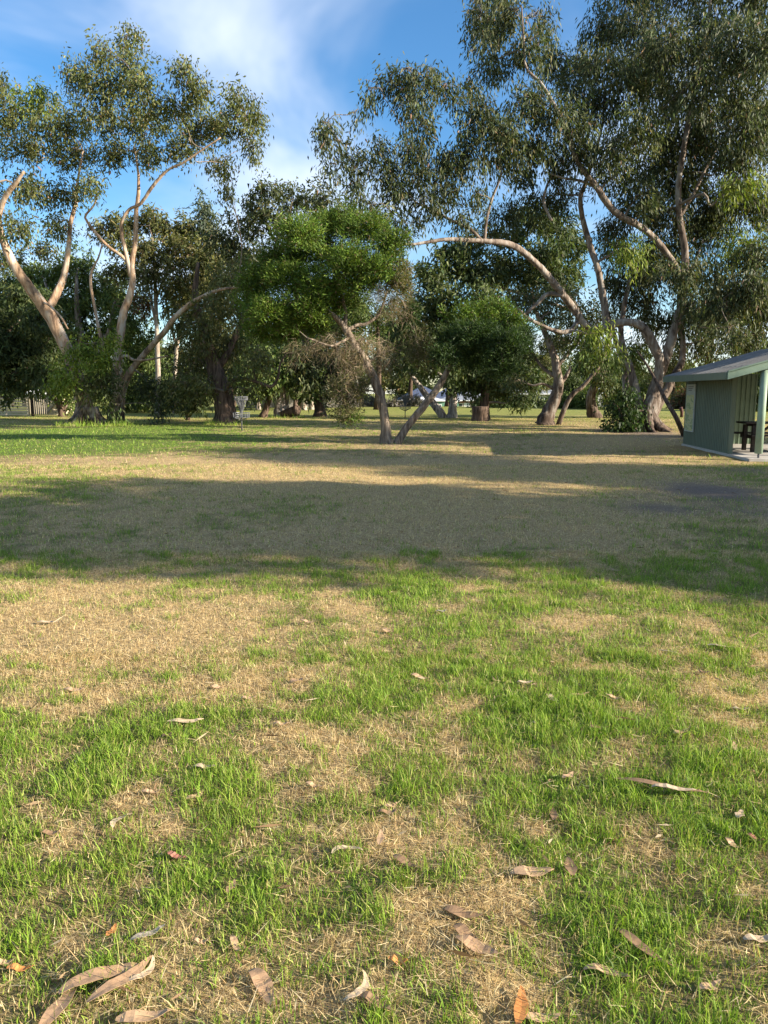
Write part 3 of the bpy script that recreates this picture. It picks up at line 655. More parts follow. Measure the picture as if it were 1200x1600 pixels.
# ---- trees along the left side
make_tree('dense_tree', 'dense dark tree overhanging the cream slat fence', RT, 46, [
  [(-34, 655, 0, .3), (-30, 620, 0, .26), (-10, 570, 0, .2), (18, 510, 0, .12)], [(-18, 590, 0, .12), (45, 575, 0, .09), (62, 545, 0, .06)]],
  [(22, 510, 40, 30), (62, 540, 34, 32), (20, 565, 44, 32), (62, 582, 30, 20), (28, 602, 22, 8), (28, 470, 36, 24), (70, 500, 28, 24), (-20, 540, 40, 60), (16, 622, 7, 10)], bark='rough_bark', pal='dark', sty='bg', seed=41, depth=1.8, ldens=1.5)
make_tree('small_tree', 'small dark trunked tree standing in front of the pale garden shed', RT, 50, [
  [(97, 649, 0, .2), (96, 636, 0, .17), (93, 624, 0, .14), (88, 610, 0, .1)], [(95, 630, 0, .1), (85, 622, 0, .08), (74, 616, 0, .05)], [(96, 632, 0, .1), (106, 618, 0, .07), (112, 605, 0, .05)]],
  [(95, 606, 26, 15), (72, 604, 18, 12), (112, 612, 18, 14), (110, 634, 10, 8), (84, 590, 26, 15), (110, 590, 22, 15)], bark='rough_bark', pal='mid', sty='bg', seed=42, depth=1.0, ldens=1.2)
make_tree('tall_tree', 'broad mid green tree behind the many stemmed gum', RT, 60, [
  [(130, 642, 0, .4), (132, 600, 0, .34), (128, 540, 0, .28), (120, 480, 0, .2), (120, 430, 0, .1)], [(130, 580, 0, .2), (165, 530, 0, .15), (180, 470, 0, .1)], [(128, 550, 0, .2), (90, 500, 0, .14), (70, 440, 0, .08)]],
  [(70, 432, 36, 22), (115, 415, 36, 26), (165, 455, 40, 32), (120, 470, 44, 34), (60, 480, 40, 34), (165, 520, 36, 34), (110, 530, 40, 34), (200, 500, 30, 34), (205, 590, 34, 38), (220, 550, 34, 34), (165, 600, 40, 40), (225, 625, 28, 18), (80, 560, 40, 36), (195, 630, 26, 16), (265, 600, 30, 36), (30, 440, 34, 26), (0, 470, 34, 36)], bark='gum_bark', pal='mid', sty='bg', seed=43, depth=2.5, ldens=1.1)
make_tree('slender_tree', 'slender pale trunked tree with olive crown behind the many stemmed gum', RT, 56, [
  [(246, 648, 0, .2), (247, 600, 0, .18), (246, 540, 0, .16), (243, 470, 0, .14), (242, 420, 0, .11), (238, 370, 0, .07)], [(246, 520, 0, .1), (236, 470, 0, .08), (225, 410, 0, .05)], [(243, 470, 0, .09), (258, 430, 0, .08), (275, 385, 0, .05)]],
  [(190, 352, 32, 18), (240, 345, 36, 20), (288, 360, 36, 22), (210, 385, 34, 22), (258, 395, 40, 26), (300, 400, 34, 26), (230, 430, 30, 22), (280, 440, 34, 22), (190, 420, 24, 20), (220, 470, 20, 16, None, 'redbr'), (160, 360, 18, 14)], bark='pale_bark', pal='olive', sty='bg', seed=44, depth=1.8, ldens=1.0)
make_tree('slender_tree', 'slender pale tree whose crown reaches beside the tall dark tree', RT, 58, [
  [(274, 645, 0, .18), (273, 590, 0, .16), (280, 520, 0, .14), (300, 450, 0, .12), (322, 390, 0, .08)], [(276, 540, 0, .1), (262, 490, 0, .08), (258, 440, 0, .05)]],
  [(330, 395, 34, 30), (325, 350, 22, 22, None, 'blue'), (318, 320, 12, 18, None, 'blue'), (345, 430, 30, 28), (310, 445, 30, 28), (340, 475, 28, 24), (270, 470, 26, 18), (300, 490, 26, 20)], bark='pale_bark', pal='olive', sty='bg', seed=45, depth=1.6, ldens=1.0)
make_tree('young_tree', 'young round headed dark tree on the grass left of the rough trunk', RT, 43.5, [
  [(293, 656, 0, .09), (294, 645, 0, .075), (296, 630, 0, .06), (298, 612, 0, .04)], [(294, 644, 0, .05), (286, 634, 0, .04), (280, 622, 0, .03)]],
  [(300, 622, 22, 16), (280, 618, 18, 14), (314, 608, 18, 16), (292, 600, 24, 16), (270, 630, 12, 8), (312, 635, 12, 8)], bark='rough_bark', pal='dark', sty='bg', seed=46, depth=.7, ldens=1.5, twig_r=.008)

# ---- thin pale trunks before the far fence
for k, (x, yb, yt, D_) in enumerate([(476, 641, 560, 68), (487, 640, 560, 70), (404, 641, 570, 70), (462, 642, 580, 66)]):
    make_tree('thin_tree', ['thin pale upright trunk nearest the dark tall tree by the far fence', 'thin pale upright trunk right of another before the far fence', 'thin pale trunk left of the small leaning tree by the far fence', 'thin brown trunk behind the fallen log'][k], RT, D_, [
      [(x, yb, 0, .2), (x - 1, yb - 25, 0, .17), (x, yb - 50, 0, .15), (x + 2, yt, 0, .1)]],
      [(x - 14, yt + 6, 22, 16), (x + 14, yt - 2, 22, 18), (x, yt - 22, 26, 18), (x + 6, yt + 24, 18, 10)], bark='pale_bark' if k < 3 else 'rough_bark', pal='mid', sty='bg', seed=50 + k, depth=1.2, ldens=.9)

# ---- behind the shelter
make_tree('slender_tree', 'slender dark trunked tree rising behind the shelter roof', RT, 40, [
  [(1112, 662, 0, .2), (1112, 600, 0, .17), (1108, 555, 0, .15), (1116, 515, 0, .12), (1128, 480, 0, .09), (1140, 440, 0, .05)], [(1110, 545, 0, .08), (1095, 560, -.2, .06), (1078, 572, -.3, .04)]],
  [(1100, 520, 16, 22), (1130, 500, 26, 20), (1085, 480, 22, 20), (1150, 470, 30, 24), (1110, 460, 30, 24), (1090, 545, 10, 12)], bark='rough_bark', pal='mid', sty='gumf', seed=61, depth=1.0, ldens=.9)
make_tree('slender_tree', 'slender sunlit tree farther behind the shelter roof', RT, 47, [
  [(1150, 655, 0, .22), (1150, 590, 0, .19), (1154, 540, 0, .15), (1160, 500, 0, .12), (1170, 450, 0, .07)], [(1154, 535, 0, .1), (1185, 500, 0, .07), (1195, 470, 0, .05)]],
  [(1180, 530, 30, 18, None, 'young', None, .7), (1150, 520, 18, 14, None, 'young', None, .6), (1170, 490, 30, 20), (1195, 460, 30, 24), (1140, 480, 24, 20)], bark='rough_bark', pal='gumlt', sty='bg', seed=62, depth=1.0, ldens=.8)

# ---- far bushes and tree line
bush_specs = [(770, 634, 34, 16, 78, 'bush'), (820, 636, 40, 20, 80, 'dark'), (880, 634, 30, 20, 76, 'mid'), (912, 628, 22, 26, 74, 'mid'), (965, 622, 22, 24, 70, 'dark'), (890, 605, 24, 28, 86, 'dark'),
              (575, 634, 26, 15, 84, 'grey'), (610, 636, 26, 14, 83, 'grey'), (642, 634, 22, 17, 85, 'grey'), (1080, 632, 30, 28, 72, 'redbr'), (1150, 620, 40, 34, 66, 'dark'), (1195, 615, 34, 38, 64, 'dark')]
bush_lab = ['low mid green bush at the far lawn edge by the leafy tree', 'dark rounded bush at the far lawn edge', 'green bush at the far lawn edge right of the orange lit gum', 'upright green bush left of the curved brown trunk', 'dark bush behind the huge gum', 'tall dark bush in front of the pale far house',
            'grey twiggy bush behind the far basket, near the paperbark', 'grey twiggy bush right behind the far basket', 'grey twiggy bush between basket and red roofed house', 'reddish bush seen beside the shelter wall', 'dark bush seen through the open shelter', 'tall dark bush seen behind the shelter post']
for k, (x, y, rx, ry, D_, pl) in enumerate(bush_specs):
    yb = 612 + 1923 / D_
    cl = [(x + rx * q, y + ry * w_ * .6 - 2, rx * .5, ry * .6) for q, w_ in ((-.55, .4), (0, -.4), (.55, .3), (-.2, .5), (.3, .5), (-.35, -.3), (.35, -.5))]
    make_tree('bush', bush_lab[k], 'bushes along the far lawn edge', D_, [[(x, yb, 0, .08), (x + 1, y + ry * .3, 0, .06), (x, y - ry * .3, 0, .03)]], cl, bark='rough_bark', pal=pl, sty='bg', seed=70 + k, depth=1.2, cat='bush', ldens=1.5 if pl != 'grey' else .9, branch_r=.03)

far_specs = [(x_, 588 + 9 * math.sin(x_ * .05), 34 + 6 * math.sin(x_ * .031), 150 + 14 * math.cos(x_ * .07)) for x_ in range(-40, 1260, 58)] + [(-40, 500, 70, 80), (40, 560, 60, 84), (110, 560, 60, 90), (300, 540, 70, 74), (360, 560, 60, 80), (420, 545, 60, 86), (470, 520, 60, 72), (540, 530, 60, 78), (590, 500, 60, 70), (640, 540, 55, 92), (700, 540, 55, 86), (770, 525, 60, 82), (830, 560, 50, 96), (990, 585, 34, 104), (905, 590, 30, 110), (1050, 585, 36, 100), (1090, 590, 30, 112), (1130, 580, 40, 96), (1190, 570, 50, 90), (200, 570, 60, 82), (250, 590, 50, 88)]
for k, (x, y, r0, D_) in enumerate(far_specs):
    yb = 612 + 1923 / D_
    rr = random.Random(k)
    cl = [(x + r0 * rr.uniform(-.75, .75), y + r0 * rr.uniform(-.5, .75), r0 * rr.uniform(.3, .5), r0 * rr.uniform(.22, .38)) for _ in range(11)]
    make_tree('far_tree', (['dark', 'mid green', 'olive'][k % 3]) + (' crowned tree in the belt closing off the park lawn' if D_ < 120 else ' crowned tree on the skyline beyond the houses'), 'distant tree belt', D_, [[(x, yb, 0, .3), (x + 2, (yb + y) / 2, 0, .22), (x, y, 0, .1)]], cl, bark='rough_bark', pal=['dark', 'mid', 'olive'][k % 3], sty='bg' if D_ < 120 else 'far', seed=90 + k, depth=2.5, ldens=.68 if D_ < 120 else 1.5)

# ---- trees standing to the right of the view: they throw the long shadows over the lawn
shade_specs = [(21, 2.4, 12, 3.5, .42), (28, 1.0, 14, 3.4, .42), (31, 5.4, 14, 3.2, .36), (34, 18.0, 13, 3.4, .5), (25, 19.0, 10.5, 3.0, .6), (17, 5.4, 9, 2.8, .42), (26, 8.6, 11, 3.0, .45), (36, 5.8, 17, 3.4, .36)]
shade_lab = ['gum standing right of the lawn outside the picture']
for k, (x, y, h, r0, den) in enumerate(shade_specs):
    rr = random.Random(40 + k)
    def P_(u, v, w): return (x + u, y + v, w)
    root = thing('shade_tree', (x, y, 0), 'leafy gum beside the lawn whose long shadow crosses the grass', 'tree', 'gums to the right of the lawn')
    MB().tube(catmull([P_(0, 0, -.1), P_(.1, .1, h * .25), P_(-.2, .1, h * .5), P_(.1, 0, h * .8)], 4), np.linspace(.4, .12, 13), 10, .12, k).build('trunk', M['gum_bark'], root, True)
    r_ = np.random.default_rng(200 + k)
    LV, LC = [], []
    tw = MB()
    for q in range(16):
        ctr = np.array(P_(rr.uniform(-.75, .75) * r0, rr.uniform(-.75, .75) * r0, h * rr.uniform(.28, .92)))
        cr_ = r0 * rr.uniform(.35, .55)
        tw.tube(catmull([np.array(P_(0, 0, min(ctr[2] * .75, h * .7))), (np.array(P_(0, 0, ctr[2] * .8)) + ctr) / 2, ctr], 3), np.linspace(.09, .03, 7), 6, .1, q, False)
        ns = int(100 * den * cr_ ** 2 / 2)
        sp_ = ctr + unit(r_.normal(size=(ns, 3))) * (r_.random((ns, 1)) ** .4) * cr_ * np.array([1, 1, .7])
        Pn = np.repeat(sp_, 14, 0) + r_.normal(0, .25, (ns * 14, 3))
        d_ = unit(np.array([0, 0, -.6]) + r_.normal(0, .7, Pn.shape))
        LV.append(leaves(Pn, d_, np.full(len(Pn), .36), np.full(len(Pn), .17), r_)); LC.append(np.repeat(pick('gum', len(Pn), r_), 4, 0))
    tag(tw.build('twigs', M['twig'], root, True), kind='stuff')
    V_ = np.vstack(LV) - np.array(root.location)
    link('crown', np_mesh('crown', V_, np.arange(len(V_)).reshape(-1, 4), np.vstack(LC)), M['leaf'], root)

# ---- leaning dead branch beside the shelter
lb = catmull([gnd(1070, 682) - np.array([0, 0, .05]), at(1058, 655, 27.3), at(1040, 625, 27.8), at(1022, 590, 28.6), at(1008, 566, 29.6), at(995, 548, 31)], 4)
tag(MB().tube(lb, np.linspace(.09, .03, len(lb)), 8, .12, 4).build('leaning_branch', M['rough_bark'], None, True, origin=gnd(1070, 682)), 'long thin dead branch leaning from ground to the huge gum', 'branch')


# ------------------------------------------------------------------ picnic shelter
M['green_wall'] = mat_plain('green_paint', (.115, .14, .098), (.145, .172, .12), .6, (4, 4, 1.2), 5, .08, .3, lo=.3, hi=.7)
M['green_trim'] = mat_plain('green_trim', (.2, .27, .19), (.24, .32, .23), .55, (3, 3, 3), 4, .05, .3)
M['roof_sheet'] = mat_plain('grey_roof_sheet', (.15, .145, .14), (.21, .205, .195), .75, (2, 2, 2), 5, .05, .4)
M['concrete'] = mat_plain('concrete', (.34, .31, .27), (.45, .42, .37), .85, (5, 5, 5), 6, .2, .2)
M['dark_timber'] = mat_plain('dark_timber', (.035, .025, .02), (.065, .045, .035), .6, (3, 18, 18), 5, .3, .3)
M['steel'] = mat_plain('galvanised_steel', (.11, .115, .125), (.17, .175, .185), .5, (20, 20, 20), 3, .02, .4, metal=.3)
M['white'] = mat_plain('white_paint', (.72, .72, .7), (.8, .8, .78), .5, (4, 4, 4))
M['notice'] = mat_plain('notice_sheet', (.42, .42, .16), (.2, .27, .12), .4, (3, 3, 7), 3, 0, .5, lo=.42, hi=.58, c3=(.5, .48, .3))
M['cream'] = mat_plain('cream_timber', (.55, .46, .32), (.66, .57, .42), .7, (2, 2, 6), 4, .1)
M['grey_timber'] = mat_plain('grey_timber', (.24, .21, .18), (.36, .33, .29), .85, (6, 6, 1), 5, .2)

A0 = gnd(1139, 712.5); A1 = gnd(1068, 696)
wd = A1 - A0; wall_len = np.linalg.norm(wd[:2]); wd = wd / wall_len            # along the wall, away from the camera
ang = math.atan2(wd[1], wd[0]) - math.pi / 2                                    # shelter yaw
def S(u, v, z=0.0):
    """shelter frame: u to the right, v away from the camera, origin at the wall's near corner"""
    return np.array([A0[0] + u * math.cos(ang) - v * math.sin(ang), A0[1] + u * math.sin(ang) + v * math.cos(ang), z])
shelter = thing('picnic_shelter', S(0, 0), 'green open fronted picnic shelter with ribbed wall and grey gable roof', 'shelter')
EZ = 2.12        # wall plate height
UW = 4.3         # width between the post lines
SL = MB()
SL.box(S(UW / 2, (wall_len - 1.5) / 2, .0), (UW + .12, wall_len + 1.5, .12), ang); SL.build('slab', M['concrete'], shelter)
# ribbed cladding on the left wall: folded sheet, both faces
rib = MB()
def ribbed(p, q, z0, z1, pitch=.13, depth_=.04, th=.05):
    n = max(2, int(np.linalg.norm((q - p)[:2]) / pitch)); d_ = (q - p) / n; nrm = np.array([-d_[1], d_[0], 0]); nrm /= np.linalg.norm(nrm)
    prof = []
    for k in range(n):
        prof += [p + d_ * k, p + d_ * (k + .62), p + d_ * (k + .68) - nrm * depth_, p + d_ * (k + .94) - nrm * depth_]
    prof.append(q)
    front = [a_ + nrm * th / 2 for a_ in prof]; back = [a_ - nrm * th / 2 for a_ in prof]
    m = len(prof); vs = []
    for L_ in (front, back):
        for z_ in (z0, z1): vs += [(a_[0], a_[1], z_) for a_ in L_]
    fs = []
    for k in range(m - 1):
        fs += [(k, k + 1, m + k + 1, m + k), (2 * m + k + 1, 2 * m + k, 3 * m + k, 3 * m + k + 1), (m + k, m + k + 1, 3 * m + k + 1, 3 * m + k), (k + 1, k, 2 * m + k, 2 * m + k + 1)]
    fs += [(0, m, 3 * m, 2 * m), (m - 1, 3 * m - 1, 4 * m - 1, 2 * m - 1)]
    return vs, fs
MB().add(*ribbed(S(0, 0), S(0, wall_len), .03, EZ)).build('left_wall', M['green_wall'], shelter)
MB().add(*ribbed(S(0, wall_len), S(2.0, wall_len), .03, EZ)).build('rear_wall', M['green_trim'], shelter)
MB().box(S(.0, -.035, EZ / 2 + .02), (.11, .07, EZ - .02), ang).build('corner_board', M['green_wall'], shelter)
VF, VB = -1.32, wall_len + .2        # front and back of the roof
OV, PIT = .62, math.tan(R(15.5))
def roof_z(u): return EZ + .06 + (min(u, UW - u) ) * PIT
def slope(name, u0, u1, zoff, th, v0, v1, mat, ribs=False):
    mb = MB(); vs = []
    for v_ in (v0, v1):
        for u_ in (u0, u1):
            z_ = roof_z(u_) + zoff
            vs += [S(u_, v_, z_), S(u_, v_, z_ + th)]
    mb.add(vs, [(0, 1, 3, 2), (4, 6, 7, 5), (0, 4, 5, 1), (2, 3, 7, 6), (1, 5, 7, 3), (0, 2, 6, 4)])
    if ribs:
        n = int((v1 - v0) / .38)
        for k in range(n + 1):
            v_ = v0 + .03 + (v1 - v0 - .06) * k / n
            p_, q_ = S(u0, v_, roof_z(u0) + zoff + th + .012), S(u1, v_, roof_z(u1) + zoff + th + .012)
            mb.tube([p_, q_], [.016, .016], 5)
    return mb.build(name, mat, shelter)
slope('roof_sheet', -OV, UW / 2, 0, .035, VF, VB, M['roof_sheet'], True)
slope('roof_sheet', UW + OV, UW / 2 + .003, 0, .035, VF, VB, M['roof_sheet'], True)
for v_ in (VF - .022,):
    slope('barge_board', -OV, UW / 2, -.13, .17, v_ - .02, v_ + .02, M['green_trim'])
    slope('barge_board', UW + OV, UW / 2 + .002, -.13, .17, v_ - .02, v_ + .02, M['green_trim'])
    slope('barge_capping', -OV, UW / 2, .042, .03, v_ - .05, v_ + .03, M['green_trim'])
for u_ in (-OV - .022, UW + OV + .022):
    MB().box(S(u_, (VF + VB) / 2, roof_z(-OV) - .045), (.04, VB - VF, .17), ang).build('fascia_board', M['green_wall'], shelter)
for v_ in (VF + .12, 0.0 - .12, wall_len * .5, wall_len - .05):
    slope('rafter', .1, UW / 2 - .03, -.15, .14, v_ - .03, v_ + .03, M['green_wall'])
    slope('rafter', UW - .1, UW / 2 + .03, -.15, .14, v_ - .03, v_ + .03, M['green_wall'])
for u_ in (0, UW):
    MB().box(S(u_, (VF - .05 + wall_len) / 2 + .12, EZ - .06 + .1), (.09, wall_len - VF - .1, .12), ang).build('wall_plate', M['green_wall'], shelter)
# gable infill of upright boards above the opening
for k in range(17):
    u_ = .02 + k * .255
    if u_ > UW: break
    top = roof_z(min(max(u_ + .06, 0), UW)) - .14
    if top - (EZ - .08) > .04:
        MB().box(S(u_ + .06, VF + .03, (EZ - .08 + top) / 2), (.245, .03, top - EZ + .08), ang).build('gable_board', M['green_trim'], shelter)
for u_ in (.24, UW - .24):
    MB().tube([S(u_, VF + .09, .16), S(u_, VF + .09, EZ - .02)], [.09, .085], 16).build('post', M['green_trim'], shelter, True)
    MB().box(S(u_, VF + .09, .1), (.012, .1, .16), ang).build('post_stirrup', M['steel'], shelter)
# notice on the outer face of the left wall
nv = wall_len - .62
M['board'] = mat_plain('dim_grey_board', (.36, .37, .33), (.46, .46, .42), .6, (3, 3, 3))  # white board toned down to a dim grey in its colour
nb = MB().box(S(-.055, nv, 1.13), (.03, .8, 1.36), ang).build('notice_board', M['board'], shelter)
MB().box(S(-.074, nv, 1.0), (.008, .7, 1.02), ang).build('notice_sheet', M['notice'], nb)
for k in range(3):
    MB().box(S(-.074, nv + .02 * k, 1.74 - k * .05), (.006, .5 - .1 * k, .016), ang).build('notice_line', M['dark_timber'], nb)

# picnic table inside
tb = S(1.55, 1.0, .06)
table = thing('picnic_table', tb, 'dark timber picnic table with fixed benches on the shelter slab', 'picnic table')
def TB(u, v, z): return S(1.55 + u, 1.0 + v, .06 + z)
for k in range(5): MB().box(TB(0, -.3 + k * .15, .74), (1.9, .14, .045), ang).build('top_plank', M['dark_timber'], table)
for s_ in (-1, 1):
    for k in range(2): MB().box(TB(0, s_ * (.66 + .075 * (2 * k - 1)), .44), (1.9, .14, .045), ang).build('bench_plank', M['dark_timber'], table)
    MB().box(TB(s_ * .65, 0, .69), (.07, .74, .09), ang).build('top_bearer', M['dark_timber'], table)
    MB().box(TB(s_ * .65, 0, .37), (.07, 1.5, .1), ang).build('bench_bearer', M['dark_timber'], table)
    for q in (-1, 1):
        MB().box(TB(s_ * .73, q * .3, .34), (.09, .1, .68), ang).build('leg', M['dark_timber'], table)
    MB().tube([TB(s_ * .62, 0, .35), TB(s_ * .15, 0, .7)], [.035, .035], 4).build('brace', M['dark_timber'], table)

# white marker post beyond the shelter, little red stake by the wall
wp = gnd(1174, 660)
mk = MB().box((wp[0], wp[1], .5), (.16, .12, 1.0)); mk.box((wp[0], wp[1], 1.02), (.18, .14, .05))
tag(mk.build('marker_post', M['white'], None, origin=(wp[0], wp[1], 0)), 'white marker post on the lawn behind the shelter', 'post')
rp = gnd(1065, 652)
M['rust'] = mat_plain('rusty_paint', (.1, .045, .03), (.06, .03, .025), .8, (6, 6, 6))
mk = MB().tube([(rp[0], rp[1], -.05), (rp[0], rp[1], .35), (rp[0] - .1, rp[1], .62)], [.1, .1, .12], 8)
tag(mk.build('stake', M['rust'], None, True, origin=(rp[0], rp[1], 0)), 'short dark reddish stake on the lawn beside the shelter wall', 'stake')

# ------------------------------------------------------------------ disc golf baskets
def basket(px, py, label):
    g = gnd(px, py); root = thing('disc_golf_basket', (g[0], g[1], 0), label, 'basket', 'disc golf baskets')
    P_ = lambda r_, a_, z_: (g[0] + r_ * math.cos(a_), g[1] + r_ * math.sin(a_), z_)
    MB().tube([(g[0], g[1], -.1), (g[0], g[1], 1.42)], [.026, .026], 10).build('pole', M['steel'], root, True)
    bk = MB()
    for z_, r_ in ((.56, .33), (.74, .34), (.55, .15), (.65, .335)):
        bk.tube([P_(r_, k / 24 * 2 * math.pi, z_) for k in range(25)], [.011] * 25, 5, cap=False)
    for k in range(20):
        a_ = k / 20 * 2 * math.pi
        bk.tube([P_(.03, a_, .42), P_(.17, a_, .5), P_(.33, a_, .56), P_(.34, a_, .74)], [.008] * 4, 4)
    bk.build('tray', M['steel'], root)
    bd = MB()
    for z_ in (1.26, 1.40):
        bd.tube([P_(.27, k / 24 * 2 * math.pi, z_) for k in range(25)], [.012] * 25, 5, cap=False)
    for k in range(8): bd.tube([P_(.02, k * math.pi / 4, 1.4), P_(.27, k * math.pi / 4, 1.4)], [.01, .01], 4)
    for k in range(24): bd.tube([P_(.27, k / 12 * math.pi, 1.26), P_(.27, k / 12 * math.pi, 1.4)], [.006] * 2, 4)
    bd.build('chain_rack', M['steel'], root)
    ch = MB()
    for k in range(18):
        a_ = k / 18 * 2 * math.pi
        ch.tube([P_(.25, a_, 1.38), P_(.17, a_, 1.1), P_(.08, a_, .88), P_(.03, a_, .72)], [.012] * 4, 4)
        if k % 2: ch.tube([P_(.14, a_, 1.38), P_(.09, a_, 1.05), P_(.03, a_, .8)], [.011] * 3, 4)
    ch.build('chain', M['steel'], root)
basket(378, 673, 'steel disc golf basket in front of the rough barked trunk')
basket(633, 653, 'steel disc golf basket farther off, beyond the paperbark fork')

# ------------------------------------------------------------------ fences, shed and houses beyond
def frame(p, rz):
    return lambda u, v, z: np.array([p[0] + u * math.cos(rz) - v * math.sin(rz), p[1] + u * math.sin(rz) + v * math.cos(rz), z])
f0, f1 = at(-60, 650, 50.5), at(46, 650, 50.5)
fc = thing('slat_fence', (f0[0], f0[1], 0), 'cream horizontal slat fence under the dense dark tree', 'fence')
ln = f1[0] - f0[0]
for k in range(7):
    MB().box((f0[0] + ln / 2, 50.5, .14 + k * .17), (ln, .03, .11 + .015 * (k % 2))).build('slat', M['cream'], fc)
for k in range(4):
    MB().box((f0[0] + ln * k / 3 - .03, 50.56, .62), (.1, .08, 1.26)).build('post', M['cream'], fc)
f2, f3 = at(54, 648, 52), at(92, 648, 52)
gt = thing('paling_gate', (f2[0], 52, 0), 'weathered timber gate with diagonal brace before the pale shed', 'gate')
ln = f3[0] - f2[0]
for k in range(12):
    x_ = f2[0] + ln * (k + .5) / 12
    MB().box((x_, 52, .74), (ln / 12 * (.62 if k < 6 else .97), .025, 1.36)).build('paling', M['cream' if k >= 6 else 'grey_timber'], gt)
MB().tube([(f2[0] + ln * .52, 51.96, .15), (f3[0], 51.96, 1.0)], [.035, .035], 4).build('brace', M['grey_timber'], gt)
MB().box((f2[0] + ln / 2, 52.05, 1.15), (ln, .04, .09)).build('rail', M['grey_timber'], gt)
MB().box((f2[0] - .12, 52, .8), (.16, .16, 1.6)).build('post', M['rough_bark'], gt)

def house(name, label, cx, cy, z0, w, d, h, rh, rz, wall, roof, wins, over=.5, door=None):
    Fm = frame((cx, cy), rz)
    root = thing(name, (cx, cy, z0), label, 'house' if 'house' in name else 'shed')
    MB().box(Fm(0, 0, z0 + h / 2), (w, d, h), rz).build('wall', wall, root)
    rf = MB()
    a_, b_ = w / 2 + over, d / 2 + over; k_ = max(a_ - b_, .3)
    vs = [Fm(-a_, -b_, z0 + h), Fm(a_, -b_, z0 + h), Fm(a_, b_, z0 + h), Fm(-a_, b_, z0 + h), Fm(-k_, 0, z0 + h + rh), Fm(k_, 0, z0 + h + rh)]
    vs += [v_ - np.array([0, 0, .16]) for v_ in vs[:4]]
    rf.add(vs, [(0, 1, 5, 4), (1, 2, 5), (2, 3, 4, 5), (3, 0, 4), (6, 7, 1, 0), (7, 8, 2, 1), (8, 9, 3, 2), (9, 6, 0, 3), (9, 8, 7, 6)])
    rfo = rf.build('roof', roof, root)
    MB().box(Fm(0, -b_ - .06, z0 + h - .07), (2 * a_, .1, .12), rz).build('gutter', M['white'], rfo)
    for (u_, zc, ww, wh) in wins:
        wo = MB().box(Fm(u_, -d / 2 - .02, z0 + zc), (ww + .16, .08, wh + .16), rz).build('window', M['white'], root)
        MB().box(Fm(u_, -d / 2 - .065, z0 + zc), (ww, .02, wh), rz).build('pane', M['glass'], wo)
    if door is not None:
        MB().box(Fm(door, -d / 2 - .03, z0 + 1.05), (.95, .07, 2.1), rz).build('door', M['white'], root)
    return root
M['glass'] = mat_plain('window_glass', (.03, .035, .04), (.06, .07, .08), .1, (1, 1, 1), spec=.6)
M['brick'] = mat_plain('red_brick', (.33, .16, .11), (.42, .24, .17), .85, (3, 3, 9), 4, .2)
M['blue_tile'] = mat_plain('blue_grey_tile', (.05, .065, .11), (.08, .1, .155), .7, (1.5, 6, 6), 4, .2)
M['pale_wall'] = mat_plain('pale_render', (.52, .52, .5), (.62, .62, .6), .8, (1, 1, 1))
M['grey_roof'] = mat_plain('pale_grey_roof', (.2, .215, .24), (.27, .285, .31), .6, (1, 5, 5))
M['shed_green'] = mat_plain('green_sheet_metal', (.12, .24, .17), (.15, .28, .2), .5, (1, 1, 1))
p = at(662, 620, 128); house('brick_house', 'red brick house with blue grey hipped roof beyond the lawn', p[0], 132, -2.6, 7.5, 7, 2.9, 2.2, .06, M['brick'], M['blue_tile'], [(-2, 1.5, 1.4, 1.2), (1.5, 1.5, 1.6, 1.2)], door=-.2)
p = at(715, 620, 134); house('brick_house', 'second brick house with blue grey roof right of the first', p[0] - .5, 138, -2.6, 8, 7, 2.8, 2.4, -.1, M['brick'], M['blue_tile'], [(-2.4, 1.5, 1.6, 1.2), (2, 1.5, 1.6, 1.2)], door=.3)
p = at(668, 620, 108); house('green_shed', 'long green metal shed with pale roof before the brick houses', p[0], 110, -1.9, 5.0, 3.5, 2.3, .5, 0, M['shed_green'], M['pale_wall'], [(1.6, 1.4, .6, .6)], .15)
p = at(700, 620, 112); house('green_shed', 'small green shed with white window beside the forked tree', p[0], 114, -2.0, 3.2, 3, 2.3, .5, 0, M['shed_green'], M['grey_roof'], [(-.6, 1.5, .9, .7)], .15, door=.8)
p = at(745, 622, 112); house('brick_house', 'low brick house with white windows behind the cut stump', p[0], 116, -2.1, 8, 6, 2.5, 1.2, 0, M['brick'], M['grey_roof'], [(-2.6, 1.4, 1.2, 1.1), (0, 1.4, 1.2, 1.1), (2.4, 1.4, 1.0, 1.1)], door=-1.3)
p = at(842, 612, 122); house('pale_house', 'pale rendered house with grey roof left of the orange lit trunk', p[0], 128, -2.5, 9, 7, 3.8, 1.8, .05, M['pale_wall'], M['grey_roof'], [(-2, 2.6, 1.4, 1.1), (2, 2.6, 1.4, 1.1)])
p = at(915, 608, 126); house('pale_house', 'pale two storey house with grey roof right of the orange lit trunk', p[0], 132, -2.5, 9, 7, 4.6, 1.8, -.06, M['pale_wall'], M['grey_roof'], [(-2.4, 3.2, 1.5, 1.1), (1.8, 3.2, 1.5, 1.1)])
p = at(70, 640, 57); house('garden_shed', 'cream garden shed with white roof behind the timber gate', p[0], 58, 0, 2.6, 2.2, 1.55, .45, .05, M['cream'], M['white'], [], .12)

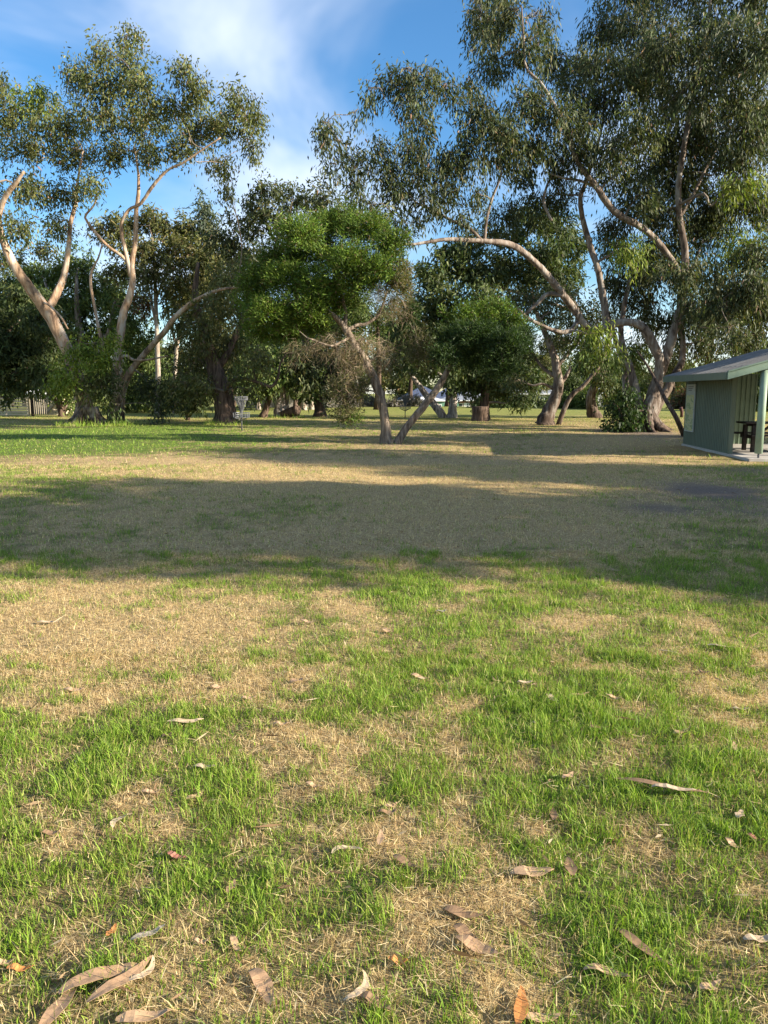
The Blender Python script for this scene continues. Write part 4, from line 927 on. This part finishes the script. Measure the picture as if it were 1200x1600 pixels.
# grey paling fence at the back of the park
g0, g1 = at(385, 636, 79), at(560, 636, 79)
pf = thing('paling_fence', (g0[0], 79, 0), 'grey paling fence closing the park behind the thin trunks', 'fence')
n_ = int((g1[0] - g0[0]) / .2)
pb = MB()
for k in range(n_):
    pb.box((g0[0] + (k + .5) * .2, 79 + .012 * (k % 2), .8 + .03 * math.sin(k * 2.1)), (.185, .025, 1.6))
tag(pb.build('palings', M['grey_timber'], pf), kind='stuff')
for k in range(6): MB().box((g0[0] + (g1[0] - g0[0]) * k / 5, 79.09, .8), (.12, .12, 1.65)).build('post', M['grey_timber'], pf)
for z_ in (.35, 1.25): MB().box(((g0[0] + g1[0]) / 2, 79.05, z_), (g1[0] - g0[0], .04, .09)).build('rail', M['grey_timber'], pf)

# ------------------------------------------------------------------ grass blades
def wedge(n, y0, y1, extra, p=1.0):
    """random spots on the lawn in view, thinning with distance"""
    y = y0 + (y1 - y0) * rng.random(n * 2) ** p
    x = (rng.random(n * 2) * 2 - 1) * (.52 * y1 + extra)
    k = np.abs(x) < .52 * y + extra
    return x[k][:n], y[k][:n]
GREENS = np.array([(.165, .27, .028), (.235, .35, .038), (.115, .195, .026), (.31, .38, .065), (.40, .39, .12)])
STRAWS = np.array([(.58, .43, .215), (.68, .53, .28), (.46, .315, .15), (.72, .59, .36), (.28, .18, .09)])

def shelter_free(x, y):
    c_, s_ = math.cos(-ang), math.sin(-ang)
    u_ = (x - A0[0]) * c_ - (y - A0[1]) * s_; v_ = (x - A0[0]) * s_ + (y - A0[1]) * c_
    return ~((u_ > -.4) & (u_ < 4.8) & (v_ > -1.8) & (v_ < 4.4))

def blades(x, y, seg, Lg, Wg, Ls, Ws, flat=.45, bare_cut=.5):
    k = shelter_free(x, y) & (rng.random(len(x)) > bare(x, y) * 1.3); x, y = x[k], y[k]
    g = greenness(x, y)
    n = len(x)
    clump = fbm(x, y, 9.0, 3, 3.3)
    isg = rng.random(n) < .86 * sstep(.02, .85, g + (clump - .5) * .9) + .03
    drop = (~isg) & (rng.random(n) < .12)
    tall = (.55 + .7 * sstep(.35, .7, clump)) * (.75 + .5 * g)
    L = np.where(isg, Lg * tall, Ls) * np.exp(rng.normal(0, .3, n)); W = np.where(isg, Wg, Ws) * np.exp(rng.normal(0, .2, n))
    az_ = rng.random(n) * 2 * np.pi
    flat_s = rng.random(n) < flat
    lean = np.where(isg, np.abs(rng.normal(.32, .28, n)), np.where(flat_s, rng.normal(1.38, .14, n), np.abs(rng.normal(.4, .3, n))))
    L = np.where(~isg & flat_s, L * 1.25, np.where(~isg, L * .8, L))
    curl = np.where(isg, rng.uniform(.15, .8, n), rng.uniform(-.25, .25, n))
    h = np.stack([np.cos(az_), np.sin(az_), np.zeros(n)], 1); up = np.array([0, 0, 1.0])
    d0 = h * np.sin(lean)[:, None] + up * np.cos(lean)[:, None]
    l2 = np.clip(lean + curl, None, 1.75); d1 = h * np.sin(l2)[:, None] + up * np.cos(l2)[:, None]
    tw_ = rng.normal(0, .9, n)
    s_ = np.stack([-np.sin(az_ + tw_), np.cos(az_ + tw_), rng.normal(0, .15, n)], 1); s_ = unit(s_)
    z = ground_z(x, y) + np.where(~isg & flat_s, rng.uniform(.004, .022, n), -.004)
    P = np.stack([x, y, z], 1); L = L[:, None]; W = W[:, None]
    cg = GREENS[rng.choice(5, n, p=[.3, .3, .18, .14, .08])]; cs = STRAWS[rng.choice(5, n, p=[.3, .28, .18, .12, .12])]
    c_ = np.where(isg[:, None], cg, cs) * np.exp(rng.normal(0, .16, (n, 1)))
    dryish = isg & (rng.random(n) < .35 * (1 - g)); c_[dryish] = c_[dryish] * .5 + np.array([.24, .2, .07]) * .5
    if seg:
        mid = P + d0 * L * .55
        Vv = np.stack([P - s_ * W * .5, P + s_ * W * .5, mid + s_ * W * .42, mid - s_ * W * .42, mid + d1 * L * .45], 1)
        o_ = (np.arange(n) * 5)[:, None]
        Ff = np.concatenate([o_ + np.array([0, 1, 2]), o_ + np.array([0, 2, 3]), o_ + np.array([3, 2, 4])])
        return Vv.reshape(-1, 3), Ff, np.repeat(c_, 5, 0)
    Vv = np.stack([P - s_ * W * .5, P + s_ * W * .5, P + (d0 * .6 + d1 * .4) * L], 1)
    return Vv.reshape(-1, 3), (np.arange(n) * 3)[:, None] + np.array([0, 1, 2]), np.repeat(c_, 3, 0)

parts = [blades(*wedge(200000, 1.3, 4.6, .75, 1.0), True, .042, .0030, .036, .0023),
         blades(*wedge(150000, 4.4, 7.6, .8, 1.0), False, .044, .0052, .036, .0036),
         blades(*wedge(190000, 7.0, 17, 1.5, 1.0), False, .05, .0075, .045, .006, .35),
         blades(*wedge(150000, 16, 50, 3.0, 1.0), False, .055, .015, .045, .013, .3)]
# longer grass round trunks on the left
def ring(cx, cy, r_, n, Lm):
    a_ = rng.random(n) * 6.283; q = r_ * (.7 + .8 * rng.random(n))
    return cx + np.cos(a_) * q, cy + np.sin(a_) * q * .8
for (px, py, r_, n) in ((150, 665, 1.2, 1500), (354, 664, .75, 900), (450, 653, .8, 400)):
    c_ = gnd(px, py); x, y = ring(c_[0], c_[1], r_, n, .3)
    parts.append(blades(x, y, False, .22, .022, .14, .016, .2))
Vg, Fg, Cg, off = [], [], [], 0
for v_, f_, c_ in parts:
    Vg.append(v_); Fg.append(f_ + off); Cg.append(c_); off += len(v_)
gr = link('grass', np_mesh('grass', np.vstack(Vg), np.vstack(Fg), np.vstack(Cg)), M['grass'])
tag(gr, 'short patchy green and straw coloured grass covering the lawn', 'grass', None, 'stuff')
# small brown leaf and bark bits scattered through the grass
lx, ly = wedge(7500, 1.5, 26, 1.5, 1.15)
k = shelter_free(lx, ly); lx, ly = lx[k], ly[k]; n = len(lx)
P = np.stack([lx, ly, ground_z(lx, ly) + rng.uniform(.006, .03, n)], 1)
d_ = unit(np.stack([rng.normal(size=n), rng.normal(size=n), rng.normal(0, .25, n)], 1))
LP_ = np.array([(.26, .16, .09), (.38, .26, .15), (.16, .09, .055), (.45, .36, .24)])
V_ = leaves(P, d_, np.where(rng.random(n) < .2, rng.uniform(.07, .16, n), rng.uniform(.02, .06, n)), rng.uniform(.005, .013, n), rng)
tag(link('leaf_litter', np_mesh('leaf_litter', V_, np.arange(len(V_)).reshape(-1, 4), np.repeat(LP_[rng.choice(4, n)] , 4, 0)), M['grass']), 'tiny brown leaf and bark crumbs scattered through the grass', 'litter', None, 'stuff')

# ------------------------------------------------------------------ fallen leaves and bark one can pick out
def leaf_mat(name, c):
    return mat_plain(name, c, tuple(q * .72 for q in c), .6, (60, 60, 60), 4, .1, .3)
LM = {'tan': leaf_mat('tan_leaf', (.46, .30, .17)), 'pale': leaf_mat('pale_leaf', (.55, .41, .26)), 'pink': leaf_mat('pinkish_leaf', (.40, .25, .14)),
      'brown': leaf_mat('brown_leaf', (.25, .155, .085)), 'orange': leaf_mat('orange_leaf', (.58, .24, .07)), 'red': leaf_mat('red_leaf', (.33, .14, .095)), 'grey': leaf_mat('grey_leaf', (.33, .28, .22))}

def fallen(px, py, length_px, ang_deg, colr, wr, curve, label, group, lift=.02, name='fallen_leaf', arch=.045):
    """a curved lanceolate blade with a folded midrib lying on the grass; angle as seen on the ground, anticlockwise from right"""
    g = gnd(px, py); dist = g[1]
    L = .95 * length_px * math.hypot(dist, CAM_H) / FPX * (1 + .45 * abs(math.sin(R(ang_deg))))
    wr = wr * .85
    rr = random.Random(int(px * 7 + py)); a = R(ang_deg)
    n = 12; prof = []
    for i_ in range(n + 1):
        u = i_ / n
        th = a + curve * (u - .5)
        if i_ == 0: q = np.array([0., 0.])
        else: q = q + np.array([math.cos(th), math.sin(th)]) * L / n
        prof.append((q.copy(), th, u))
    ctr = prof[n // 2][0]
    vs, fs = [], []
    tw = rr.uniform(-.5, .5)
    for q, th, u in prof:
        w = wr * L * (math.sin(math.pi * min(1, u * .97 + .03)) ** .75) * (1.15 - .5 * u) * .5 + .0012
        z = arch * L * math.sin(math.pi * u) + .006 * math.sin(7 * u + rr.random())
        nx_, ny_ = -math.sin(th), math.cos(th)
        roll = tw * (u - .3)
        for s_ in (-1, 0, 1):
            vs.append((q[0] - ctr[0] + nx_ * w * s_ * math.cos(roll), q[1] - ctr[1] + ny_ * w * s_ * math.cos(roll), z + abs(s_) * w * .1 + s_ * w * math.sin(roll)))
    m = len(vs)
    vs += [(x_, y_, z_ - .0012) for x_, y_, z_ in vs]
    for i_ in range(n):
        for s_ in (0, 1):
            q0 = i_ * 3 + s_
            fs += [(q0, q0 + 3, q0 + 4, q0 + 1), (m + q0 + 1, m + q0 + 4, m + q0 + 3, m + q0)]
        for e in (0, 2):
            q0 = i_ * 3 + e; f_ = (q0, m + q0, m + q0 + 3, q0 + 3)
            fs.append(f_ if e == 0 else f_[::-1])
    me = bpy.data.meshes.new(name); me.from_pydata(vs, [], fs)
    ob = link(name, me, LM[colr], None, (g[0], g[1], float(ground_z(g[0], g[1])) + lift))
    return tag(ob, label, 'bark' if name == 'bark_strip' else 'leaf', group)

FG = 'fallen gum leaves on the lawn'
CW = {'tan': 'tan', 'pale': 'pale bleached', 'brown': 'brown', 'pink': 'pinkish brown', 'orange': 'orange', 'red': 'dull red', 'grey': 'grey'}
for q in [  # x, y, length in px, angle, colour, width ratio, curve, own label
  (238, 1244, 30, 8, 'tan', .34, .3), (306, 1250, 26, 50, 'tan', .3, .4), (184, 1284, 34, 70, 'pale', .24, -1.9, 'pale hooked gum leaf standing on the green tufts'), (275, 1338, 32, -20, 'red', .32, .8), (542, 1326, 50, 12, 'pale', .2, -2.0, 'pale gum leaf arched like a bow on the grass'),
  (362, 1385, 22, 80, 'pink', .4, .3), (32, 1512, 36, 6, 'orange', .36, .2, 'bright orange gum leaf lying in dry grass'), (6, 1503, 26, 10, 'tan', .4, .2), (160, 1530, 96, 28, 'pink', .26, -.5, 'longest pinkish gum leaf of the crossed cluster'), (193, 1540, 78, 52, 'pink', .22, .5, 'pinkish gum leaf crossing over the longest one'), (230, 1525, 46, 60, 'pale', .18, 1.9, 'pale curled leaf hooking round the pinkish cluster'),
  (232, 1464, 40, 38, 'grey', .24, .2), (97, 1572, 66, 80, 'pink', .3, .3, 'pinkish gum leaf pointing away, alone beside the cluster'), (225, 1592, 68, 12, 'tan', .36, .3, 'broad tan gum leaf cut by the lawn foreground'), (413, 1542, 58, -58, 'pink', .36, -.7, 'curved mauve brown gum leaf on green tufts'), (568, 1556, 50, 60, 'pale', .18, 2.0, 'pale curled leaf above a brown one'), (588, 1577, 46, -30, 'brown', .3, -.6),
  (314, 1472, 22, 0, 'tan', .34, .3), (368, 1476, 28, -60, 'tan', .3, .3), (175, 1455, 18, 80, 'orange', .45, .2), (490, 1232, 26, -20, 'tan', .34, .2), (635, 1353, 40, -40, 'brown', .34, .3), (832, 1370, 64, 6, 'tan', .42, .2, 'broad tan piece of bark lying at the tall green tuft'), (891, 1360, 30, 85, 'brown', .5, .1),
  (865, 1277, 22, 80, 'brown', .5, .2), (1156, 1278, 20, 50, 'pale', .6, .2), (1144, 1327, 20, -70, 'tan', .4, .2), (1180, 1318, 22, -40, 'red', .4, .2), (722, 1433, 52, -16, 'brown', .4, .5), (727, 1466, 34, -50, 'brown', .5, .2), (744, 1490, 52, -32, 'pink', .4, .2), (948, 1523, 58, -14, 'tan', .24, -.7), (622, 1508, 26, -10, 'orange', .5, .3),
  (815, 1580, 48, 75, 'orange', .34, .4, 'orange brown gum leaf upright in green grass'), (845, 1597, 56, 4, 'tan', .3, .2), (1185, 1477, 44, 8, 'pale', .36, .2), (1110, 1550, 34, 20, 'tan', .4, .4), (115, 1083, 34, 4, 'tan', .38, .3), (290, 1136, 54, 8, 'pale', .26, .7, 'long pale gum leaf at the edge of the straw patch'), (340, 1080, 22, -20, 'tan', .6, .3), (388, 1096, 24, 10, 'tan', .45, .3),
  (465, 1070, 20, 40, 'pink', .7, .2), (262, 1155, 14, 50, 'brown', .6, .2), (440, 1138, 24, 4, 'tan', .4, .2), (75, 975, 32, 8, 'pale', .3, .2), (655, 1060, 26, -35, 'tan', .4, .2), (820, 1072, 24, 5, 'pale', .4, .2), (862, 1098, 22, -70, 'pale', .4, .2), (905, 1090, 34, 18, 'tan', .18, .3), (958, 1097, 20, -30, 'tan', .4, .2), (935, 1145, 30, 4, 'brown', .5, .2),
  (605, 990, 18, -50, 'tan', .6, .2), (690, 958, 16, 20, 'grey', .5, .2), (1123, 965, 18, -5, 'brown', .5, .2), (1100, 1055, 18, 0, 'brown', .6, .2), (1158, 1110, 26, 5, 'pale', .4, .2), (1148, 1175, 22, 70, 'tan', .34, .2), (1130, 1020, 44, -15, 'pale', .2, .3), (320, 1203, 34, 2, 'pale', .4, .2), (1064, 1155, 26, 30, 'tan', .4, .4), (480, 978, 26, -25, 'tan', .3, .2), (962, 895, 18, -25, 'tan', .35, .2), (605, 1272, 30, 5, 'brown', .35, .3), (595, 1312, 26, 85, 'tan', .35, .3), (78, 1304, 28, 0, 'brown', .4, .5), (888, 1220, 22, 40, 'tan', .4, .4), (610, 1262, 20, 30, 'tan', .3, .2)]:
    own = q[7] if len(q) > 7 else None
    if not own:
        g_ = gnd(q[0], q[1]); own = f"{'small' if q[2] < 23 else 'long' if q[2] > 38 else 'medium'} {CW[q[4]]} dried gum leaf lying {'among green tufts' if float(greenness(g_[0], g_[1])) > .5 else 'on dry straw grass'}"
    fallen(*q[:7], own, FG)
fallen(1005, 1490, 70, -55, 'brown', .2, .3, 'dark brown curled bark strip in the green grass', None, name='bark_strip')
fallen(1030, 1242, 120, -20, 'brown', .11, .5, 'longest dark bark strip with a pale leaf on it', None, name='bark_strip', arch=.06)
fallen(1052, 1250, 60, -12, 'pale', .22, .2, 'pale gum leaf lying on the longest bark strip', FG, lift=.04)
